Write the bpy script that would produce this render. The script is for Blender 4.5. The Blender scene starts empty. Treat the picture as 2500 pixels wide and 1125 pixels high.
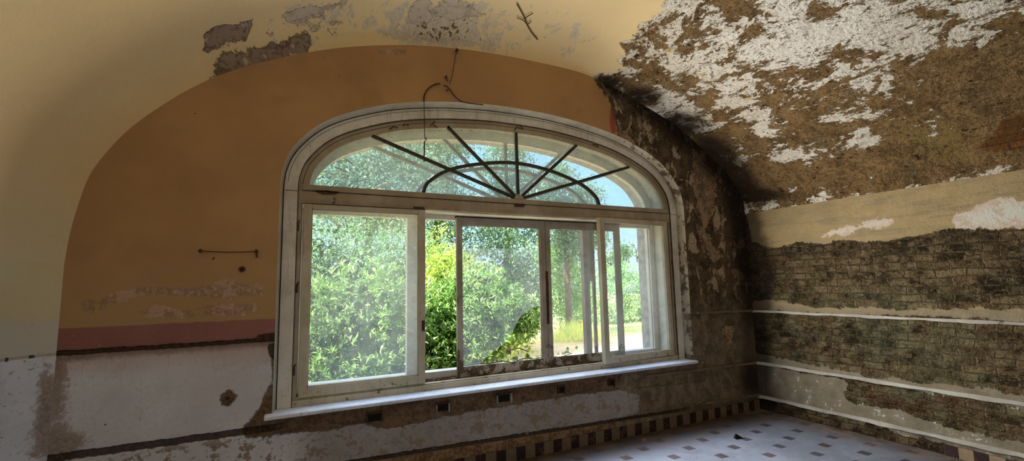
import bpy, math, random
import numpy as np
from mathutils import Vector, Matrix
random.seed(7); RNG = np.random.default_rng(11)
C = bpy.context.scene.collection
SC = bpy.context.scene

# ------------------------------------------------------------------ camera
H = 1.61624            # eye height above the tiled floor
F = 1131.4519          # focal length in pixels of a 2500 px wide frame
ROT = (0.113157, 0.021229, -0.464038)
def _R(a):
    ax, ay, az = a
    cx, sx, cy, sy, cz, sz = math.cos(ax), math.sin(ax), math.cos(ay), math.sin(ay), math.cos(az), math.sin(az)
    Rx = np.array([[1,0,0],[0,cx,-sx],[0,sx,cx]]); Ry = np.array([[cy,0,sy],[0,1,0],[-sy,0,cy]]); Rz = np.array([[cz,-sz,0],[sz,cz,0],[0,0,1]])
    return Rz @ Rx @ Ry
MC = _R(ROT)           # columns: right, forward, up
YW, XL, XR = 4.0, -1.26, 5.408
def ray(u, v): return MC @ np.array([(u-1250)/F, 1.0, -(v-562.5)/F])
def onY(u, v, y): d = ray(u, v); return d*(y/d[1]) + np.array([0,0,H])
def onX(u, v, x): d = ray(u, v); return d*(x/d[0]) + np.array([0,0,H])
def onZ(u, v, z): d = ray(u, v); return d*((z-H)/d[2]) + np.array([0,0,H])
def to_px(P):
    Q = (np.asarray(P, float) - np.array([0,0,H])) @ MC
    y = np.where(Q[:,1] > .15, Q[:,1], np.nan)
    u = 1250 + F*Q[:,0]/y; v = 562.5 - F*Q[:,2]/y
    return np.nan_to_num(u, nan=-9e3), np.nan_to_num(v, nan=-9e3)
cam = bpy.data.cameras.new('camera'); co = bpy.data.objects.new('camera', cam); C.objects.link(co)
cam.sensor_width = 36; cam.lens = 36*F/2500; cam.clip_start = .02; cam.clip_end = 400
r_, f_, u_ = MC[:,0], MC[:,1], MC[:,2]
co.matrix_world = Matrix(((r_[0],u_[0],-f_[0],0),(r_[1],u_[1],-f_[1],0),(r_[2],u_[2],-f_[2],H),(0,0,0,1)))
SC.camera = co

# ------------------------------------------------------------------ node helpers
def lin(c): c /= 255.; return c/12.92 if c <= .04045 else ((c+.055)/1.055)**2.4
def RGB(r, g, b): return (lin(r), lin(g), lin(b), 1)
class V:
    def __init__(s, g, o): s.g, s.o = g, o
    def _m(s, op, *a): return s.g.math(op, *a)
    def __add__(s, b): return s._m('ADD', s, b)
    __radd__ = __add__
    def __sub__(s, b): return s._m('SUBTRACT', s, b)
    def __rsub__(s, b): return s._m('SUBTRACT', b, s)
    def __mul__(s, b): return s._m('MULTIPLY', s, b)
    __rmul__ = __mul__
    def __truediv__(s, b): return s._m('DIVIDE', s, b)
    def abs(s): return s._m('ABSOLUTE', s)
    def max(s, b): return s._m('MAXIMUM', s, b)
    def min(s, b): return s._m('MINIMUM', s, b)
    def fract(s): return s._m('FRACT', s)
    def floor(s): return s._m('FLOOR', s)
class G:
    def __init__(s, name):
        s.m = bpy.data.materials.new(name); s.m.use_nodes = True; s.t = s.m.node_tree
        s.t.nodes.clear(); s._p = None
        s.out = s.t.nodes.new('ShaderNodeOutputMaterial')
    def n(s, kind, **k):
        x = s.t.nodes.new(kind)
        for a, b in k.items(): setattr(x, a, b)
        return x
    def put(s, sock, v):
        if isinstance(v, V): s.t.links.new(v.o, sock)
        elif hasattr(v, 'bl_idname') and hasattr(v, 'is_output'): s.t.links.new(v, sock)
        else: sock.default_value = v
    def math(s, op, *a):
        x = s.n('ShaderNodeMath', operation=op)
        for i, v in enumerate(a): s.put(x.inputs[i], v)
        return V(s, x.outputs[0])
    def pos(s):
        if s._p is None:
            g = s.n('ShaderNodeNewGeometry'); x = s.n('ShaderNodeSeparateXYZ'); s.t.links.new(g.outputs['Position'], x.inputs[0])
            s._p = [V(s, g.outputs['Position'])] + [V(s, o) for o in x.outputs]
        return s._p
    def vec(s, x, y, z):
        c = s.n('ShaderNodeCombineXYZ')
        for i, v in enumerate((x, y, z)): s.put(c.inputs[i], v)
        return V(s, c.outputs[0])
    def attr(s, name):
        a = s.n('ShaderNodeAttribute'); a.attribute_name = name; return V(s, a.outputs['Fac'])
    def noise(s, sc, det=4, rough=.55, dist=0., vec=None):
        x = s.n('ShaderNodeTexNoise'); s.put(x.inputs['Vector'], vec or s.pos()[0])
        x.inputs['Scale'].default_value = sc; x.inputs['Detail'].default_value = det
        x.inputs['Roughness'].default_value = rough; x.inputs['Distortion'].default_value = dist
        return V(s, x.outputs[0])
    def voro(s, sc, feature='F1', vec=None, rand=1.):
        x = s.n('ShaderNodeTexVoronoi', feature=feature); s.put(x.inputs['Vector'], vec or s.pos()[0])
        x.inputs['Scale'].default_value = sc; x.inputs['Randomness'].default_value = rand
        return V(s, x.outputs['Distance'])
    def ss(s, a, b, x):
        if a > b: return 1 - s.ss(b, a, x)
        r = s.n('ShaderNodeMapRange', interpolation_type='SMOOTHSTEP'); s.put(r.inputs['Value'], x)
        r.inputs['From Min'].default_value = a; r.inputs['From Max'].default_value = b
        return V(s, r.outputs[0])
    def mix(s, f, a, b, blend='MIX'):
        x = s.n('ShaderNodeMix', data_type='RGBA', blend_type=blend); s.put(x.inputs[0], f); s.put(x.inputs[6], a); s.put(x.inputs[7], b)
        return V(s, x.outputs[2])
    def shade(s, col, f): return s.mix(1., col, s.vec(f, f, f), 'MULTIPLY')
    def bump(s, h, dist, strength=1.):
        b = s.n('ShaderNodeBump'); b.inputs['Strength'].default_value = strength; b.inputs['Distance'].default_value = dist
        s.put(b.inputs['Height'], h); return V(s, b.outputs[0])
    def bsdf(s, col, rough=.8, normal=None, spec=.3, **k):
        b = s.n('ShaderNodeBsdfPrincipled'); s.put(b.inputs['Base Color'], col); s.put(b.inputs['Roughness'], rough)
        b.inputs['Specular IOR Level'].default_value = spec
        if normal: s.put(b.inputs['Normal'], normal)
        for a, v in k.items(): s.put(b.inputs[a], v)
        s.t.links.new(b.outputs[0], s.out.inputs[0]); return s.m

# ------------------------------------------------------------------ object helpers
def tag(o, label=None, cat=None, group=None, kind=None):
    if label: o['label'] = label
    if cat: o['category'] = cat
    if group: o['group'] = group
    if kind: o['kind'] = kind
    return o
def empty(name, loc=(0,0,0), **k):
    o = bpy.data.objects.new(name, None); o.location = loc; o.empty_display_size = .1; C.objects.link(o); return tag(o, **k)
def wloc(o):
    return o.location if o.parent is None else (0,0,0)  # parts are modelled in world space
def attach(o, parent):
    o.parent = parent
    if parent is not None:
        o.matrix_parent_inverse = Matrix.Translation(-Vector(wloc(parent)))
def mesh_obj(name, verts, faces, mat, parent=None, smooth=False, attrs=None, **k):
    me = bpy.data.meshes.new(name); me.from_pydata([tuple(map(float, v)) for v in verts], [], [tuple(map(int, f)) for f in faces]); me.update()
    if smooth: me.polygons.foreach_set('use_smooth', [True]*len(me.polygons))
    if mat: me.materials.append(mat)
    for a, vals in (attrs or {}).items():
        at = me.attributes.new(a, 'FLOAT', 'POINT'); at.data.foreach_set('value', np.asarray(vals, np.float32))
    o = bpy.data.objects.new(name, me); C.objects.link(o)
    if parent is not None: attach(o, parent)
    return tag(o, **k)
def fast_mesh(name, V_, quads, mat, parent=None, tri=False):
    n = 3 if tri else 4
    me = bpy.data.meshes.new(name); V_ = np.asarray(V_, np.float32); quads = np.asarray(quads, np.int32)
    me.vertices.add(len(V_)); me.vertices.foreach_set('co', V_.ravel())
    me.loops.add(quads.size); me.loops.foreach_set('vertex_index', quads.ravel())
    me.polygons.add(len(quads)); me.polygons.foreach_set('loop_start', np.arange(0, quads.size, n, dtype=np.int32))
    me.update(calc_edges=True); me.validate()
    if mat: me.materials.append(mat)
    o = bpy.data.objects.new(name, me); C.objects.link(o)
    if parent is not None: attach(o, parent)
    return o
class MB:
    def __init__(s): s.v, s.f = [], []
    def add(s, v, f):
        b = len(s.v); s.v += [tuple(map(float, p)) for p in v]; s.f += [tuple(int(i)+b for i in q) for q in f]; return s
    def box(s, x0, x1, y0, y1, z0, z1):
        return s.add([(x0,y0,z0),(x1,y0,z0),(x1,y1,z0),(x0,y1,z0),(x0,y0,z1),(x1,y0,z1),(x1,y1,z1),(x0,y1,z1)],
                     [(0,3,2,1),(4,5,6,7),(0,1,5,4),(1,2,6,5),(2,3,7,6),(3,0,4,7)])
    def bar(s, a, b, w, d, y):
        """flat bar in an xz plane from a to b (2D), width w, depth d from y"""
        a, b = np.array(a, float), np.array(b, float); t = (b-a)/np.linalg.norm(b-a); n = np.array([-t[1], t[0]])*w/2
        q = [a-n, b-n, b+n, a+n]
        return s.add([(p[0], y, p[1]) for p in q]+[(p[0], y+d, p[1]) for p in q], [(0,1,2,3),(7,6,5,4),(0,4,5,1),(1,5,6,2),(2,6,7,3),(3,7,4,0)])
    def ring(s, A, B, y0, y1, closed=False):
        """solid between two matching 2D outlines (xz) from y0 to y1"""
        n = len(A); v = []
        for P, y in ((A,y0),(B,y0),(A,y1),(B,y1)): v += [(p[0], y, p[1]) for p in P]
        f = []
        for i in range(n if closed else n-1):
            j = (i+1) % n
            f += [(i,j,n+j,n+i), (2*n+i,3*n+i,3*n+j,2*n+j), (i,2*n+i,2*n+j,j), (n+i,n+j,3*n+j,3*n+i)]
        if not closed: f += [(0,n,3*n,2*n), (n-1,3*n-1,4*n-1,2*n-1)]
        return s.add(v, f)
    def strip(s, A, y0, y1):
        n = len(A)
        return s.add([(p[0],y0,p[1]) for p in A]+[(p[0],y1,p[1]) for p in A], [(i,i+1,n+i+1,n+i) for i in range(n-1)])
    def fill(s, P, y0, y1):
        n = len(P)
        return s.add([(p[0],y0,p[1]) for p in P]+[(p[0],y1,p[1]) for p in P], [tuple(range(n)), tuple(range(2*n-1,n-1,-1))]+[(i,n+i,n+(i+1)%n,(i+1)%n) for i in range(n)])
    def tube(s, P, r, seg=8):
        P = [np.array(p, float) for p in P]; rr = r if hasattr(r, '__len__') else [r]*len(P); v = []; f = []
        for i, p in enumerate(P):
            t = P[min(i+1,len(P)-1)]-P[max(i-1,0)]; t = t/(np.linalg.norm(t)+1e-9)
            a = np.cross(t, (0,0,1) if abs(t[2]) < .9 else (1,0,0)); a /= np.linalg.norm(a); b = np.cross(t, a)
            for k in range(seg):
                w = 2*math.pi*k/seg; v.append(p+rr[i]*(math.cos(w)*a+math.sin(w)*b))
        for i in range(len(P)-1):
            for k in range(seg):
                l = (k+1) % seg; f.append((i*seg+k, i*seg+l, (i+1)*seg+l, (i+1)*seg+k))
        f += [tuple(range(seg-1,-1,-1)), tuple((len(P)-1)*seg+k for k in range(seg))]
        return s.add(v, f)
    def build(s, name, mat, parent=None, smooth=False, bevel=0, **k):
        o = mesh_obj(name, s.v, s.f, mat, parent, smooth, **k)
        if bevel:
            m = o.modifiers.new('bevel', 'BEVEL'); m.width = bevel; m.segments = 1; m.limit_method = 'ANGLE'
        return o
def catmull(P, n=8):
    P = np.array(P, float); Q = np.vstack([2*P[0]-P[1], P, 2*P[-1]-P[-2]]); out = []
    for i in range(1, len(Q)-2):
        for t in np.linspace(0, 1, n, endpoint=False):
            a, b, c, d = Q[i-1], Q[i], Q[i+1], Q[i+2]
            out.append(.5*((2*b)+(c-a)*t+(2*a-5*b+4*c-d)*t*t+(3*b-a-3*c+d)*t**3))
    out.append(P[-1]); return np.array(out)
def resample(P, step):
    P = np.array(P, float); d = np.r_[0, np.cumsum(np.linalg.norm(np.diff(P, axis=0), axis=1))]
    n = max(2, int(round(d[-1]/step))+1); t = np.linspace(0, d[-1], n)
    return np.stack([np.interp(t, d, P[:,k]) for k in range(P.shape[1])], 1)
def sdf(Q, poly, lim=.6):
    """signed distance (positive inside) of 2D points Q to a polygon"""
    Q = np.asarray(Q, float); P = np.asarray(poly, float); best = np.full(len(Q), 1e9); ins = np.zeros(len(Q), bool)
    for i in range(len(P)):
        a, b = P[i], P[(i+1) % len(P)]; e = b-a; w = Q-a
        t = np.clip((w@e)/(e@e+1e-12), 0, 1); best = np.minimum(best, np.linalg.norm(w-t[:,None]*e, axis=1))
        c = ((a[1] > Q[:,1]) != (b[1] > Q[:,1])) & (Q[:,0] < (b[0]-a[0])*(Q[:,1]-a[1])/(b[1]-a[1]+1e-12)+a[0]); ins ^= c
    return np.clip(np.where(ins, best, -best), -lim, lim)
def usdf(Q, polys, lim=.6):
    out = np.full(len(Q), -lim)
    for p in polys: out = np.maximum(out, sdf(Q, p, lim))
    return out

# ------------------------------------------------------------------ outlines
XC, HW = 2.148, 2.146
_half = catmull([(0,3.345),(.15,3.339),(.3,3.312),(.4,3.285),(.535,3.233),(.65,3.165),(.79,3.045),(.888,2.91),(.965,2.715),(.995,2.54),(1,2.4)], 6)
_arch = resample(np.array([(XC+HW*u, z) for u, z in np.vstack([(_half*[-1,1])[::-1], _half[1:]])]), .07)
def opening(inset, zb):
    """arched window outline, inset inwards, from bottom left round to bottom right"""
    P = _arch.copy(); t = np.gradient(P, axis=0); t /= np.linalg.norm(t, axis=1)[:,None]
    n = np.stack([t[:,1], -t[:,0]], 1); n[0] = (1,0); n[-1] = (-1,0)
    P = P+n*inset
    L = np.array([(P[0,0], z) for z in np.linspace(zb, P[0,1]-.05, 24)]); R = np.array([(P[-1,0], z) for z in np.linspace(P[-1,1]-.05, zb, 24)])
    return np.vstack([L, P, R])
_prof = [(-1.26,1.80),(-1.245,2.0),(-1.215,2.2),(-1.17,2.4),(-1.09,2.57),(-.99,2.73),(-.86,2.885),(-.652,3.09),(-.4,3.277),(-.067,3.455),(.3,3.61),(.632,3.715),(.994,3.80),(1.388,3.86),(1.816,3.896),(2.28,3.91),(2.79,3.906),
         (3.065,3.873),(3.4,3.79),(3.703,3.69),(4.273,3.485),(4.739,3.22),(5.1,2.98),(5.32,2.75),(5.395,2.61),(5.408,2.45)]
PROF = catmull(_prof, 6)

# ------------------------------------------------------------------ polygons drawn on a surface
def pY(pts, y=YW): return [onY(u, v, y)[[0,2]] for u, v in pts]
def pX(pts, x=XR): return [onX(u, v, x)[[1,2]] for u, v in pts]

# ------------------------------------------------------------------ materials: building
def g_blob(P, blobs):
    u, v = to_px(P); o = np.zeros(len(u))
    for (a, b, ra, rb, w) in blobs: o += w*np.exp(-(((u-a)/ra)**2+((v-b)/rb)**2))
    return o

def mat_wall_window():
    g = G('window_wall_plaster'); p, x, y, z = g.pos()
    nb, nm, nf, nx = g.noise(1.3, 3)-.5, g.noise(7, 5, .6)-.5, g.noise(34, 5, .65)-.5, g.noise(120, 3)-.5
    edge = nm*.10+nf*.05
    # intact paint
    col = g.mix(g.ss(-.2, .2, nb+nm*.3), RGB(180,142,98), RGB(166,130,90))
    col = g.mix(g.ss(.12, .3, g.noise(2.2, 4)-.45)*.35, col, RGB(140,110,74))
    col = g.mix(g.ss(1.9, 1.45, z)*.45, col, RGB(162,136,92))
    peel = g.ss(-.012, .012, g.attr('peel')+edge*.9)
    peel = peel*g.ss(-.2, .0, nm+nf*.8)
    col = g.mix(peel*.8, col, g.mix(g.ss(-.1, .14, nf+nm*1.5), RGB(136,110,92), RGB(184,150,132)))
    col = g.mix(peel*g.ss(.08, .16, nf)*.6, col, RGB(206,180,160))
    red = g.ss(-.01, .01, g.attr('red')+edge*.5); col = g.mix(red, col, RGB(170,84,68))
    # pink band
    pk = g.ss(1.392, 1.384, z+nm*.02+nf*.012)
    pcol = g.mix(g.ss(-.2, .2, nb+nf*.4), RGB(150,104,96), RGB(138,92,84))
    pcol = g.mix(g.ss(.17, .19, g.noise(9, 4, .6, vec=g.vec(x, y, z*3))-.5), pcol, RGB(196,150,112))
    col = g.mix(pk, col, pcol)
    # pale lower wall
    lw = g.ss(1.222, 1.214, z+nf*.02)
    strk = g.noise(46, 3, .6, vec=g.vec(x, y, z*.05))-.5
    lc = g.mix(g.ss(-.25, .25, nb*1.2+nm), RGB(194,190,190), RGB(212,212,214))
    lc = g.mix(g.ss(.10, .22, strk)*.5*g.ss(.55, .75, z)*g.ss(-.1, .2, nb+nm), lc, RGB(158,120,104))
    lc = g.mix(g.ss(1.02, 1.2, z+nm*.2)*.5, lc, RGB(178,136,122))
    low = g.ss(.66, .5, z)
    lc = g.mix(low*g.ss(.03, .09, nm+nf*.5)*.9, lc, g.mix(g.ss(-.1, .1, nf), RGB(104,82,60), RGB(134,110,84)))
    lc = g.mix(low*g.ss(.12, .2, g.noise(22, 5, .6, vec=g.vec(x*.7, y, z*1.3))-.44)*.5, lc, RGB(76,60,46))
    lc = g.mix(g.ss(.2, .24, nx+nf*.8)*.6, lc, RGB(96,78,62))
    lc = g.mix(g.ss(-.05, .25, nm+nf*.6)*.35, lc, RGB(158,144,134))
    lc = g.mix(g.ss(.62, .5, z)*g.ss(.05, .35, x)*.65, lc, g.mix(g.ss(-.12, .12, nm+nf*.6), RGB(98,84,70), RGB(140,126,110)))
    col = g.mix(lw, col, lc)
    # strip between lower groove and tiles
    gl = .262-.0245*x
    st = g.ss(.0, .015, gl-z+nf*.02)*g.ss(-.3, .1, x)
    col = g.mix(st, col, g.mix(g.ss(-.12, .12, nm+nf), RGB(98,76,52), RGB(142,116,86)))
    # mould in the left corner
    md = g.attr('mould'); col = g.mix((g.ss(.3, .95, md+nm*1.5+nf*2.0))*.75, col, g.mix(g.ss(-.1, .1, nf), RGB(100,76,52), RGB(150,122,92)))
    # brown plaster laid bare
    br = g.ss(-.008, .008, g.attr('brown')+edge*.8)
    bc = g.mix(g.ss(-.15, .15, nm+nf), RGB(84,64,46), RGB(118,94,68))
    bc = g.mix(g.ss(.1, .16, g.noise(11, 4, .6, vec=g.vec(x*.35, y, z))-.47)*.6, bc, RGB(120,106,90))
    col = g.mix(br, col, bc)
    # dark damp corner on the right
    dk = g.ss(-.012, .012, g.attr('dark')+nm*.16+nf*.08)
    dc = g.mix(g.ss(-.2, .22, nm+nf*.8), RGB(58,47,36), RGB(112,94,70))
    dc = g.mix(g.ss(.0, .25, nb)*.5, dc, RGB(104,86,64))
    dc = g.mix(g.ss(1.5, .9, z)*.55, dc, g.mix(g.ss(-.1, .1, nm), RGB(112,98,80), RGB(140,124,102)))
    pv = g.vec(x*1.25, y, z*.72)
    pn = g.noise(5.2, 8, .72, .5, pv)
    up = g.ss(1.2, 1.6, z)
    dc = g.mix(g.ss(.53, .56, pn)*(up*.8+.2), dc, g.mix(g.ss(-.1, .1, nf), RGB(150,128,102), RGB(186,166,138)))
    pt = g.ss(-.01, .01, g.attr('patch')+nm*.22+nf*.12)
    dc = g.mix(pt*.8, dc, g.mix(g.ss(-.12, .12, nm+nf), RGB(122,100,76), RGB(172,148,118)))
    dc = g.mix(pt*g.ss(.03, .1, nm)*.4, dc, RGB(176,124,104))
    corner_dark = g.attr('corner_dark'); dc = g.mix(g.ss(.2, .9, corner_dark+nm*.5)*.85, dc, RGB(24,19,15))  # darker tone along the vault seam and right corner
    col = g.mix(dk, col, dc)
    # grooves where rails were torn off
    wob = nm*.02+nf*.02
    g1 = g.ss(.017, .010, (z-1.232+wob).abs())*g.ss(.03, -.03, x)
    g2 = g.ss(.026, .018, (z-.592+wob).abs())*g.ss(.08, -.02, x)
    g3 = g.ss(.017, .010, (z-gl+wob*1.2).abs())*g.ss(-.15, .0, x)*g.ss(4.3, 4.0, x)*g.ss(-.22, -.1, nm+nb)
    ho = g.ss(-.006, .006, g.attr('hole')+nf*.02)
    gr = g1.max(g2).max(g3).max(ho)
    halo = g.ss(.06, .0, (z-1.215+wob*2).abs())*g.ss(.03, -.03, x)
    col = g.mix(halo*.75, col, RGB(104,80,62))
    col = g.mix(gr*.93, col, g.mix(g.ss(-.1, .1, nf), RGB(40,29,21), RGB(70,52,38)))
    # fly spots
    sp = g.voro(6.5); col = g.mix(g.ss(.045, .02, sp)*g.ss(.05, .15, g.noise(3.1, 1)-.42), col, RGB(50,36,22))
    h = nf*.25+nx*.08-gr*2.2-br*.8-dk*.5+pt*dk*.7+g.ss(.53, .56, pn)*dk*up*.6-peel*.25+nm*.25
    return g.bsdf(col, .88, g.bump(h, .012), .18)

def mat_vault():
    g = G('vault_plaster'); p, x, y, z = g.pos()
    vs = g.vec(x, y*.6, z)
    nb, nm, nf, nx = g.noise(.9, 3)-.5, g.noise(6, 5, .6)-.5, g.noise(30, 5, .65)-.5, g.noise(110, 3)-.5
    col = g.mix(g.ss(-.2, .2, nb+nm*.3), RGB(222,198,150), RGB(214,190,146))
    col = g.mix(g.ss(2.6, 1.4, z)*g.ss(1.5, -.5, x), col, RGB(206,198,172))
    # small flaking spots over the crown
    fl = g.attr('flake'); fn = g.noise(9, 6, .68, 0., vs)
    col = g.mix(g.ss(.0, .03, fl*.42+fn-.70)*.9, col, g.mix(g.ss(-.1, .1, nf), RGB(182,170,150), RGB(198,188,168)))
    col = g.mix(g.ss(.0, .03, fl*.36+g.noise(24, 5, .7, 0., vs)-.85), col, RGB(112,92,66))
    pl = g.attr('peel_grey')-.015+nm*.24+nf*.14
    col = g.mix(g.ss(-.008, .008, pl), col, g.mix(g.ss(-.1, .1, nm+nf), RGB(170,156,138), RGB(190,176,156)))
    pb = g.attr('peel_brown')+nm*.08+nf*.06
    pbm = g.ss(-.006, .006, pb)
    pbc = g.mix(g.ss(-.12, .12, nm+nf), RGB(112,96,80), RGB(146,128,110))
    pbc = g.mix(g.ss(.1, .13, g.noise(8, 5, .6, 0., vs)-.5)*.8, pbc, RGB(188,172,148))
    col = g.mix(pbm, col, pbc)
    # big damaged area
    dm = g.ss(-.012, .012, g.attr('damage')+nm*.2+nf*.08)
    rim = g.ss(.16, .0, (g.attr('damage')+nm*.2).abs())
    bias = g.attr('bias')
    wn = g.noise(4.6, 9, .72, .5, vs)-.5+(g.noise(17, 7, .75, .3, vs)-.5)*.5
    wm = g.ss(-.004, .010, wn*1.15-bias*.62+rim*.07+.012)
    white = g.mix(g.ss(-.2, .2, nm+nb), RGB(226,217,200), RGB(242,236,224))
    white = g.mix(g.ss(.06, .1, g.noise(2.7, 4, .6)-.56)*.8, white, RGB(212,184,130))
    white = g.mix(g.ss(.05, .09, g.noise(42, 6, .75, .3, vs)-.5+nm*.25)*.85, white, RGB(104,84,60))
    white = g.mix(g.ss(.03, .10, g.noise(7, 6, .7, .3, vs)-.5)*.35, white, RGB(176,162,138))
    bcol = g.mix(g.ss(-.2, .2, nm+nf*.9), RGB(100,77,50), RGB(150,120,80))
    bcol = g.mix(g.ss(.05, .2, g.noise(2.2, 4)-.5)*.6, bcol, RGB(98,84,62))
    bcol = g.mix(g.ss(.1, .16, nx+nf)*.6, bcol, RGB(46,33,22))
    bcol = g.mix(g.ss(.12, .16, g.noise(13, 5, .66, .3, vs)-.5)*.7, bcol, RGB(150,124,84))
    fine = g.noise(46, 6, .75, .2, vs)-.5
    bcol = g.mix(g.ss(.02, .12, fine)*.55, bcol, RGB(48,35,22))
    bcol = g.mix(g.ss(-.03, -.12, fine)*.5, bcol, RGB(156,130,86))
    pit = g.noise(19, 6, .75, .6, vs)-.5
    bcol = g.mix(g.ss(.11, .14, pit)*.85, bcol, RGB(34,25,17))
    bcol = g.mix(g.ss(-.15, -.18, pit)*.8, bcol, RGB(204,192,164))
    bcol = g.mix(g.ss(.55, .85, g.attr('moss')+nm*2.2+nf*2.2)*.45, bcol, RGB(132,116,62))
    bk = g.ss(-.02, .02, g.attr('bricks')+nm*.1)
    bt = g.n('ShaderNodeTexBrick'); g.put(bt.inputs['Vector'], g.vec(y, z*1.2-x*.35, 0.)); bt.inputs['Scale'].default_value = 1
    bt.inputs['Color1'].default_value = RGB(134,84,44); bt.inputs['Color2'].default_value = RGB(108,68,38); bt.inputs['Mortar'].default_value = RGB(66,48,32)
    bt.inputs['Brick Width'].default_value = .25; bt.inputs['Row Height'].default_value = .075; bt.inputs['Mortar Size'].default_value = .008
    bcol = g.mix(bk, bcol, g.mix(g.ss(-.15, .2, nm+nf), bt.outputs['Color'], RGB(96,68,36)))
    dcol = g.mix(wm, bcol, white)
    corner_dark = g.attr('corner_dark'); dcol = g.mix(g.ss(.25, .95, corner_dark+nm*.7+nf*.3)*.88, dcol, RGB(27,21,16))  # darker tone along the seam with the window wall
    col = g.mix(dm, col, dcol)
    col = g.mix(g.ss(.3, .9, g.attr('grime')+nm*.5)*.55, col, RGB(110,92,68))
    h = nf*.35+nx*.12+nm*.3-dm*.4-pbm*1.0-g.ss(-.008, .008, pl)*.4+(wm-.5)*dm*1.1+dm*(nf*1.5+nm*.8)-g.ss(.11, .14, pit)*dm*(1-wm)*.9-bk*.8
    return g.bsdf(col, .9, g.bump(h, .022), .15)

def mat_wall_right():
    g = G('right_wall_brick'); p, x, y, z = g.pos()
    nb, nm, nf, nx = g.noise(1.4, 3)-.5, g.noise(7, 5, .6)-.5, g.noise(32, 5, .65)-.5, g.noise(110, 3)-.5
    bt = g.n('ShaderNodeTexBrick'); bt.offset = .5
    wx = (g.noise(2.5, 2)-.5)*.10+nm*.03; wz = (g.noise(3.5, 2, .5, 0., g.vec(x, y*.8, z))-.5)*.05+nm*.012
    g.put(bt.inputs['Vector'], g.vec(y+wx+nf*.026, z+wz+nf*.020, 0.)); bt.inputs['Scale'].default_value = 1
    bt.inputs['Color1'].default_value = (.0,.0,.0,1); bt.inputs['Color2'].default_value = (1,1,1,1); bt.inputs['Mortar'].default_value = (.5,.5,.5,1)
    bt.inputs['Brick Width'].default_value = .235; bt.inputs['Row Height'].default_value = .0755; bt.inputs['Mortar Size'].default_value = .009; bt.inputs['Mortar Smooth'].default_value = .9
    sx = g.n('ShaderNodeSeparateColor'); g.t.links.new(bt.outputs['Color'], sx.inputs[0]); rnd = V(g, sx.outputs[0]); mort = V(g, bt.outputs['Fac'])
    col = g.mix(rnd, RGB(100,80,54), RGB(160,136,98)); col = g.mix(g.ss(.26, .12, rnd+nm*.3)*.75, col, RGB(48,40,27))
    col = g.mix(g.ss(.72, .86, rnd+nb*.5+nm*.3)*.4, col, RGB(128,84,56))
    col = g.mix(g.ss(-.1, .25, nm+nf*.8)*.45, col, RGB(136,124,92))
    red = g.attr('red'); col = g.mix(g.ss(.35, .7, red*(rnd*.8+.35)+nf*.4)*.85, col, RGB(118,66,48))
    col = g.mix(g.ss(.02, .22, g.noise(2.6, 5, .6)-.5+nf*.3)*.6, col, RGB(88,92,44))
    blk = g.ss(.03, .16, g.noise(2.1, 5, .65, 0., g.vec(x, y*.7, z))-.5+nf*.3+g.attr('black')*.3)
    col = g.mix(blk*.7, col, RGB(46,40,28))
    col = g.mix(g.ss(.02, .10, g.noise(9, 6, .7, 0., g.vec(x, y*.6, z))-.53)*.75, col, RGB(36,32,22))
    col = g.mix(g.ss(.03, .12, g.noise(13, 6, .7, 0., g.vec(x, y*.6, z*1.4))-.53)*.5, col, RGB(160,142,108))
    col = g.mix(g.ss(.10, .2, nx+nf*.6)*.7, col, RGB(40,33,25))
    col = g.mix(mort*g.ss(-.10, .10, nm+nf*.8)*.8, col, RGB(34,28,20))
    col = g.mix(mort*g.ss(.02, -.15, nm+nf*.8)*.6, col, RGB(140,124,94))
    dpt = g.noise(21, 6, .75, .4, g.vec(x, y*.7, z))-.5
    col = g.mix(g.ss(.06, .13, dpt)*.75, col, RGB(32,27,18)); col = g.mix(g.ss(-.07, -.15, dpt)*.6, col, RGB(158,138,106))
    col = g.mix(g.ss(-.14, .14, nf+nx*.6)*.45, col, g.mix(g.ss(-.1, .1, nm), RGB(72,58,40), RGB(156,134,100)))
    col = g.mix(g.ss(1.75, 1.2, z)*g.ss(-.1, .15, nb+nm)*.35, col, RGB(136,138,102))
    hb = (1-mort)*1.2*g.ss(-.25, .08, nm+nf*.4)+nf*1.8+nm*.8+nx*.6-g.ss(.06, .13, dpt)*.7-blk*.3+rnd*.3
    # plaster that still holds
    pa = g.attr('plaster')+nm*.11+nf*.06; pm = g.ss(-.006, .006, pa)
    pc = g.mix(g.ss(-.2, .2, nb+nm*.5), RGB(152,134,98), RGB(178,156,116))
    pc = g.mix(g.ss(.0, .15, g.noise(26, 4, .6, 0., g.vec(x, y*.12, z))-.48)*.5, pc, RGB(128,120,98))
    pc = g.mix(g.ss(1.35, 1.2, z)*.75, pc, g.mix(g.ss(-.2, .2, nm), RGB(112,106,94), RGB(148,140,122)))
    pc = g.mix(g.ss(.17, .24, nx+nf*1.1)*.6, pc, RGB(98,84,62)); pc = g.mix(g.ss(-.02, .2, nm+nb)*.4, pc, RGB(128,110,80))
    pale = g.ss(-.006, .006, g.attr('pale')+nm*.20+nf*.10)
    pc = g.mix(pale, pc, g.mix(g.ss(-.14, .04, g.attr('pale')-.05+nm*.3), RGB(200,168,146), RGB(204,202,190)))
    pc = g.mix(pale*g.ss(.0, .14, nm+nf*.6)*.55, pc, RGB(182,146,116))
    lowp = g.ss(.62, .45, z)*g.ss(.12, .17, nm+nf*.8+nb*.3); pc = g.mix(lowp, pc, RGB(190,194,186))
    col = g.mix(pm, col, pc)
    # dirty brown foot and darker tone in the corner
    ft = g.ss(.13, .05, z+nm*.1+nf*.05); col = g.mix(ft*.8, col, g.mix(g.ss(-.1, .1, nf+nm), RGB(66,48,34), RGB(120,98,72)))
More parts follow.
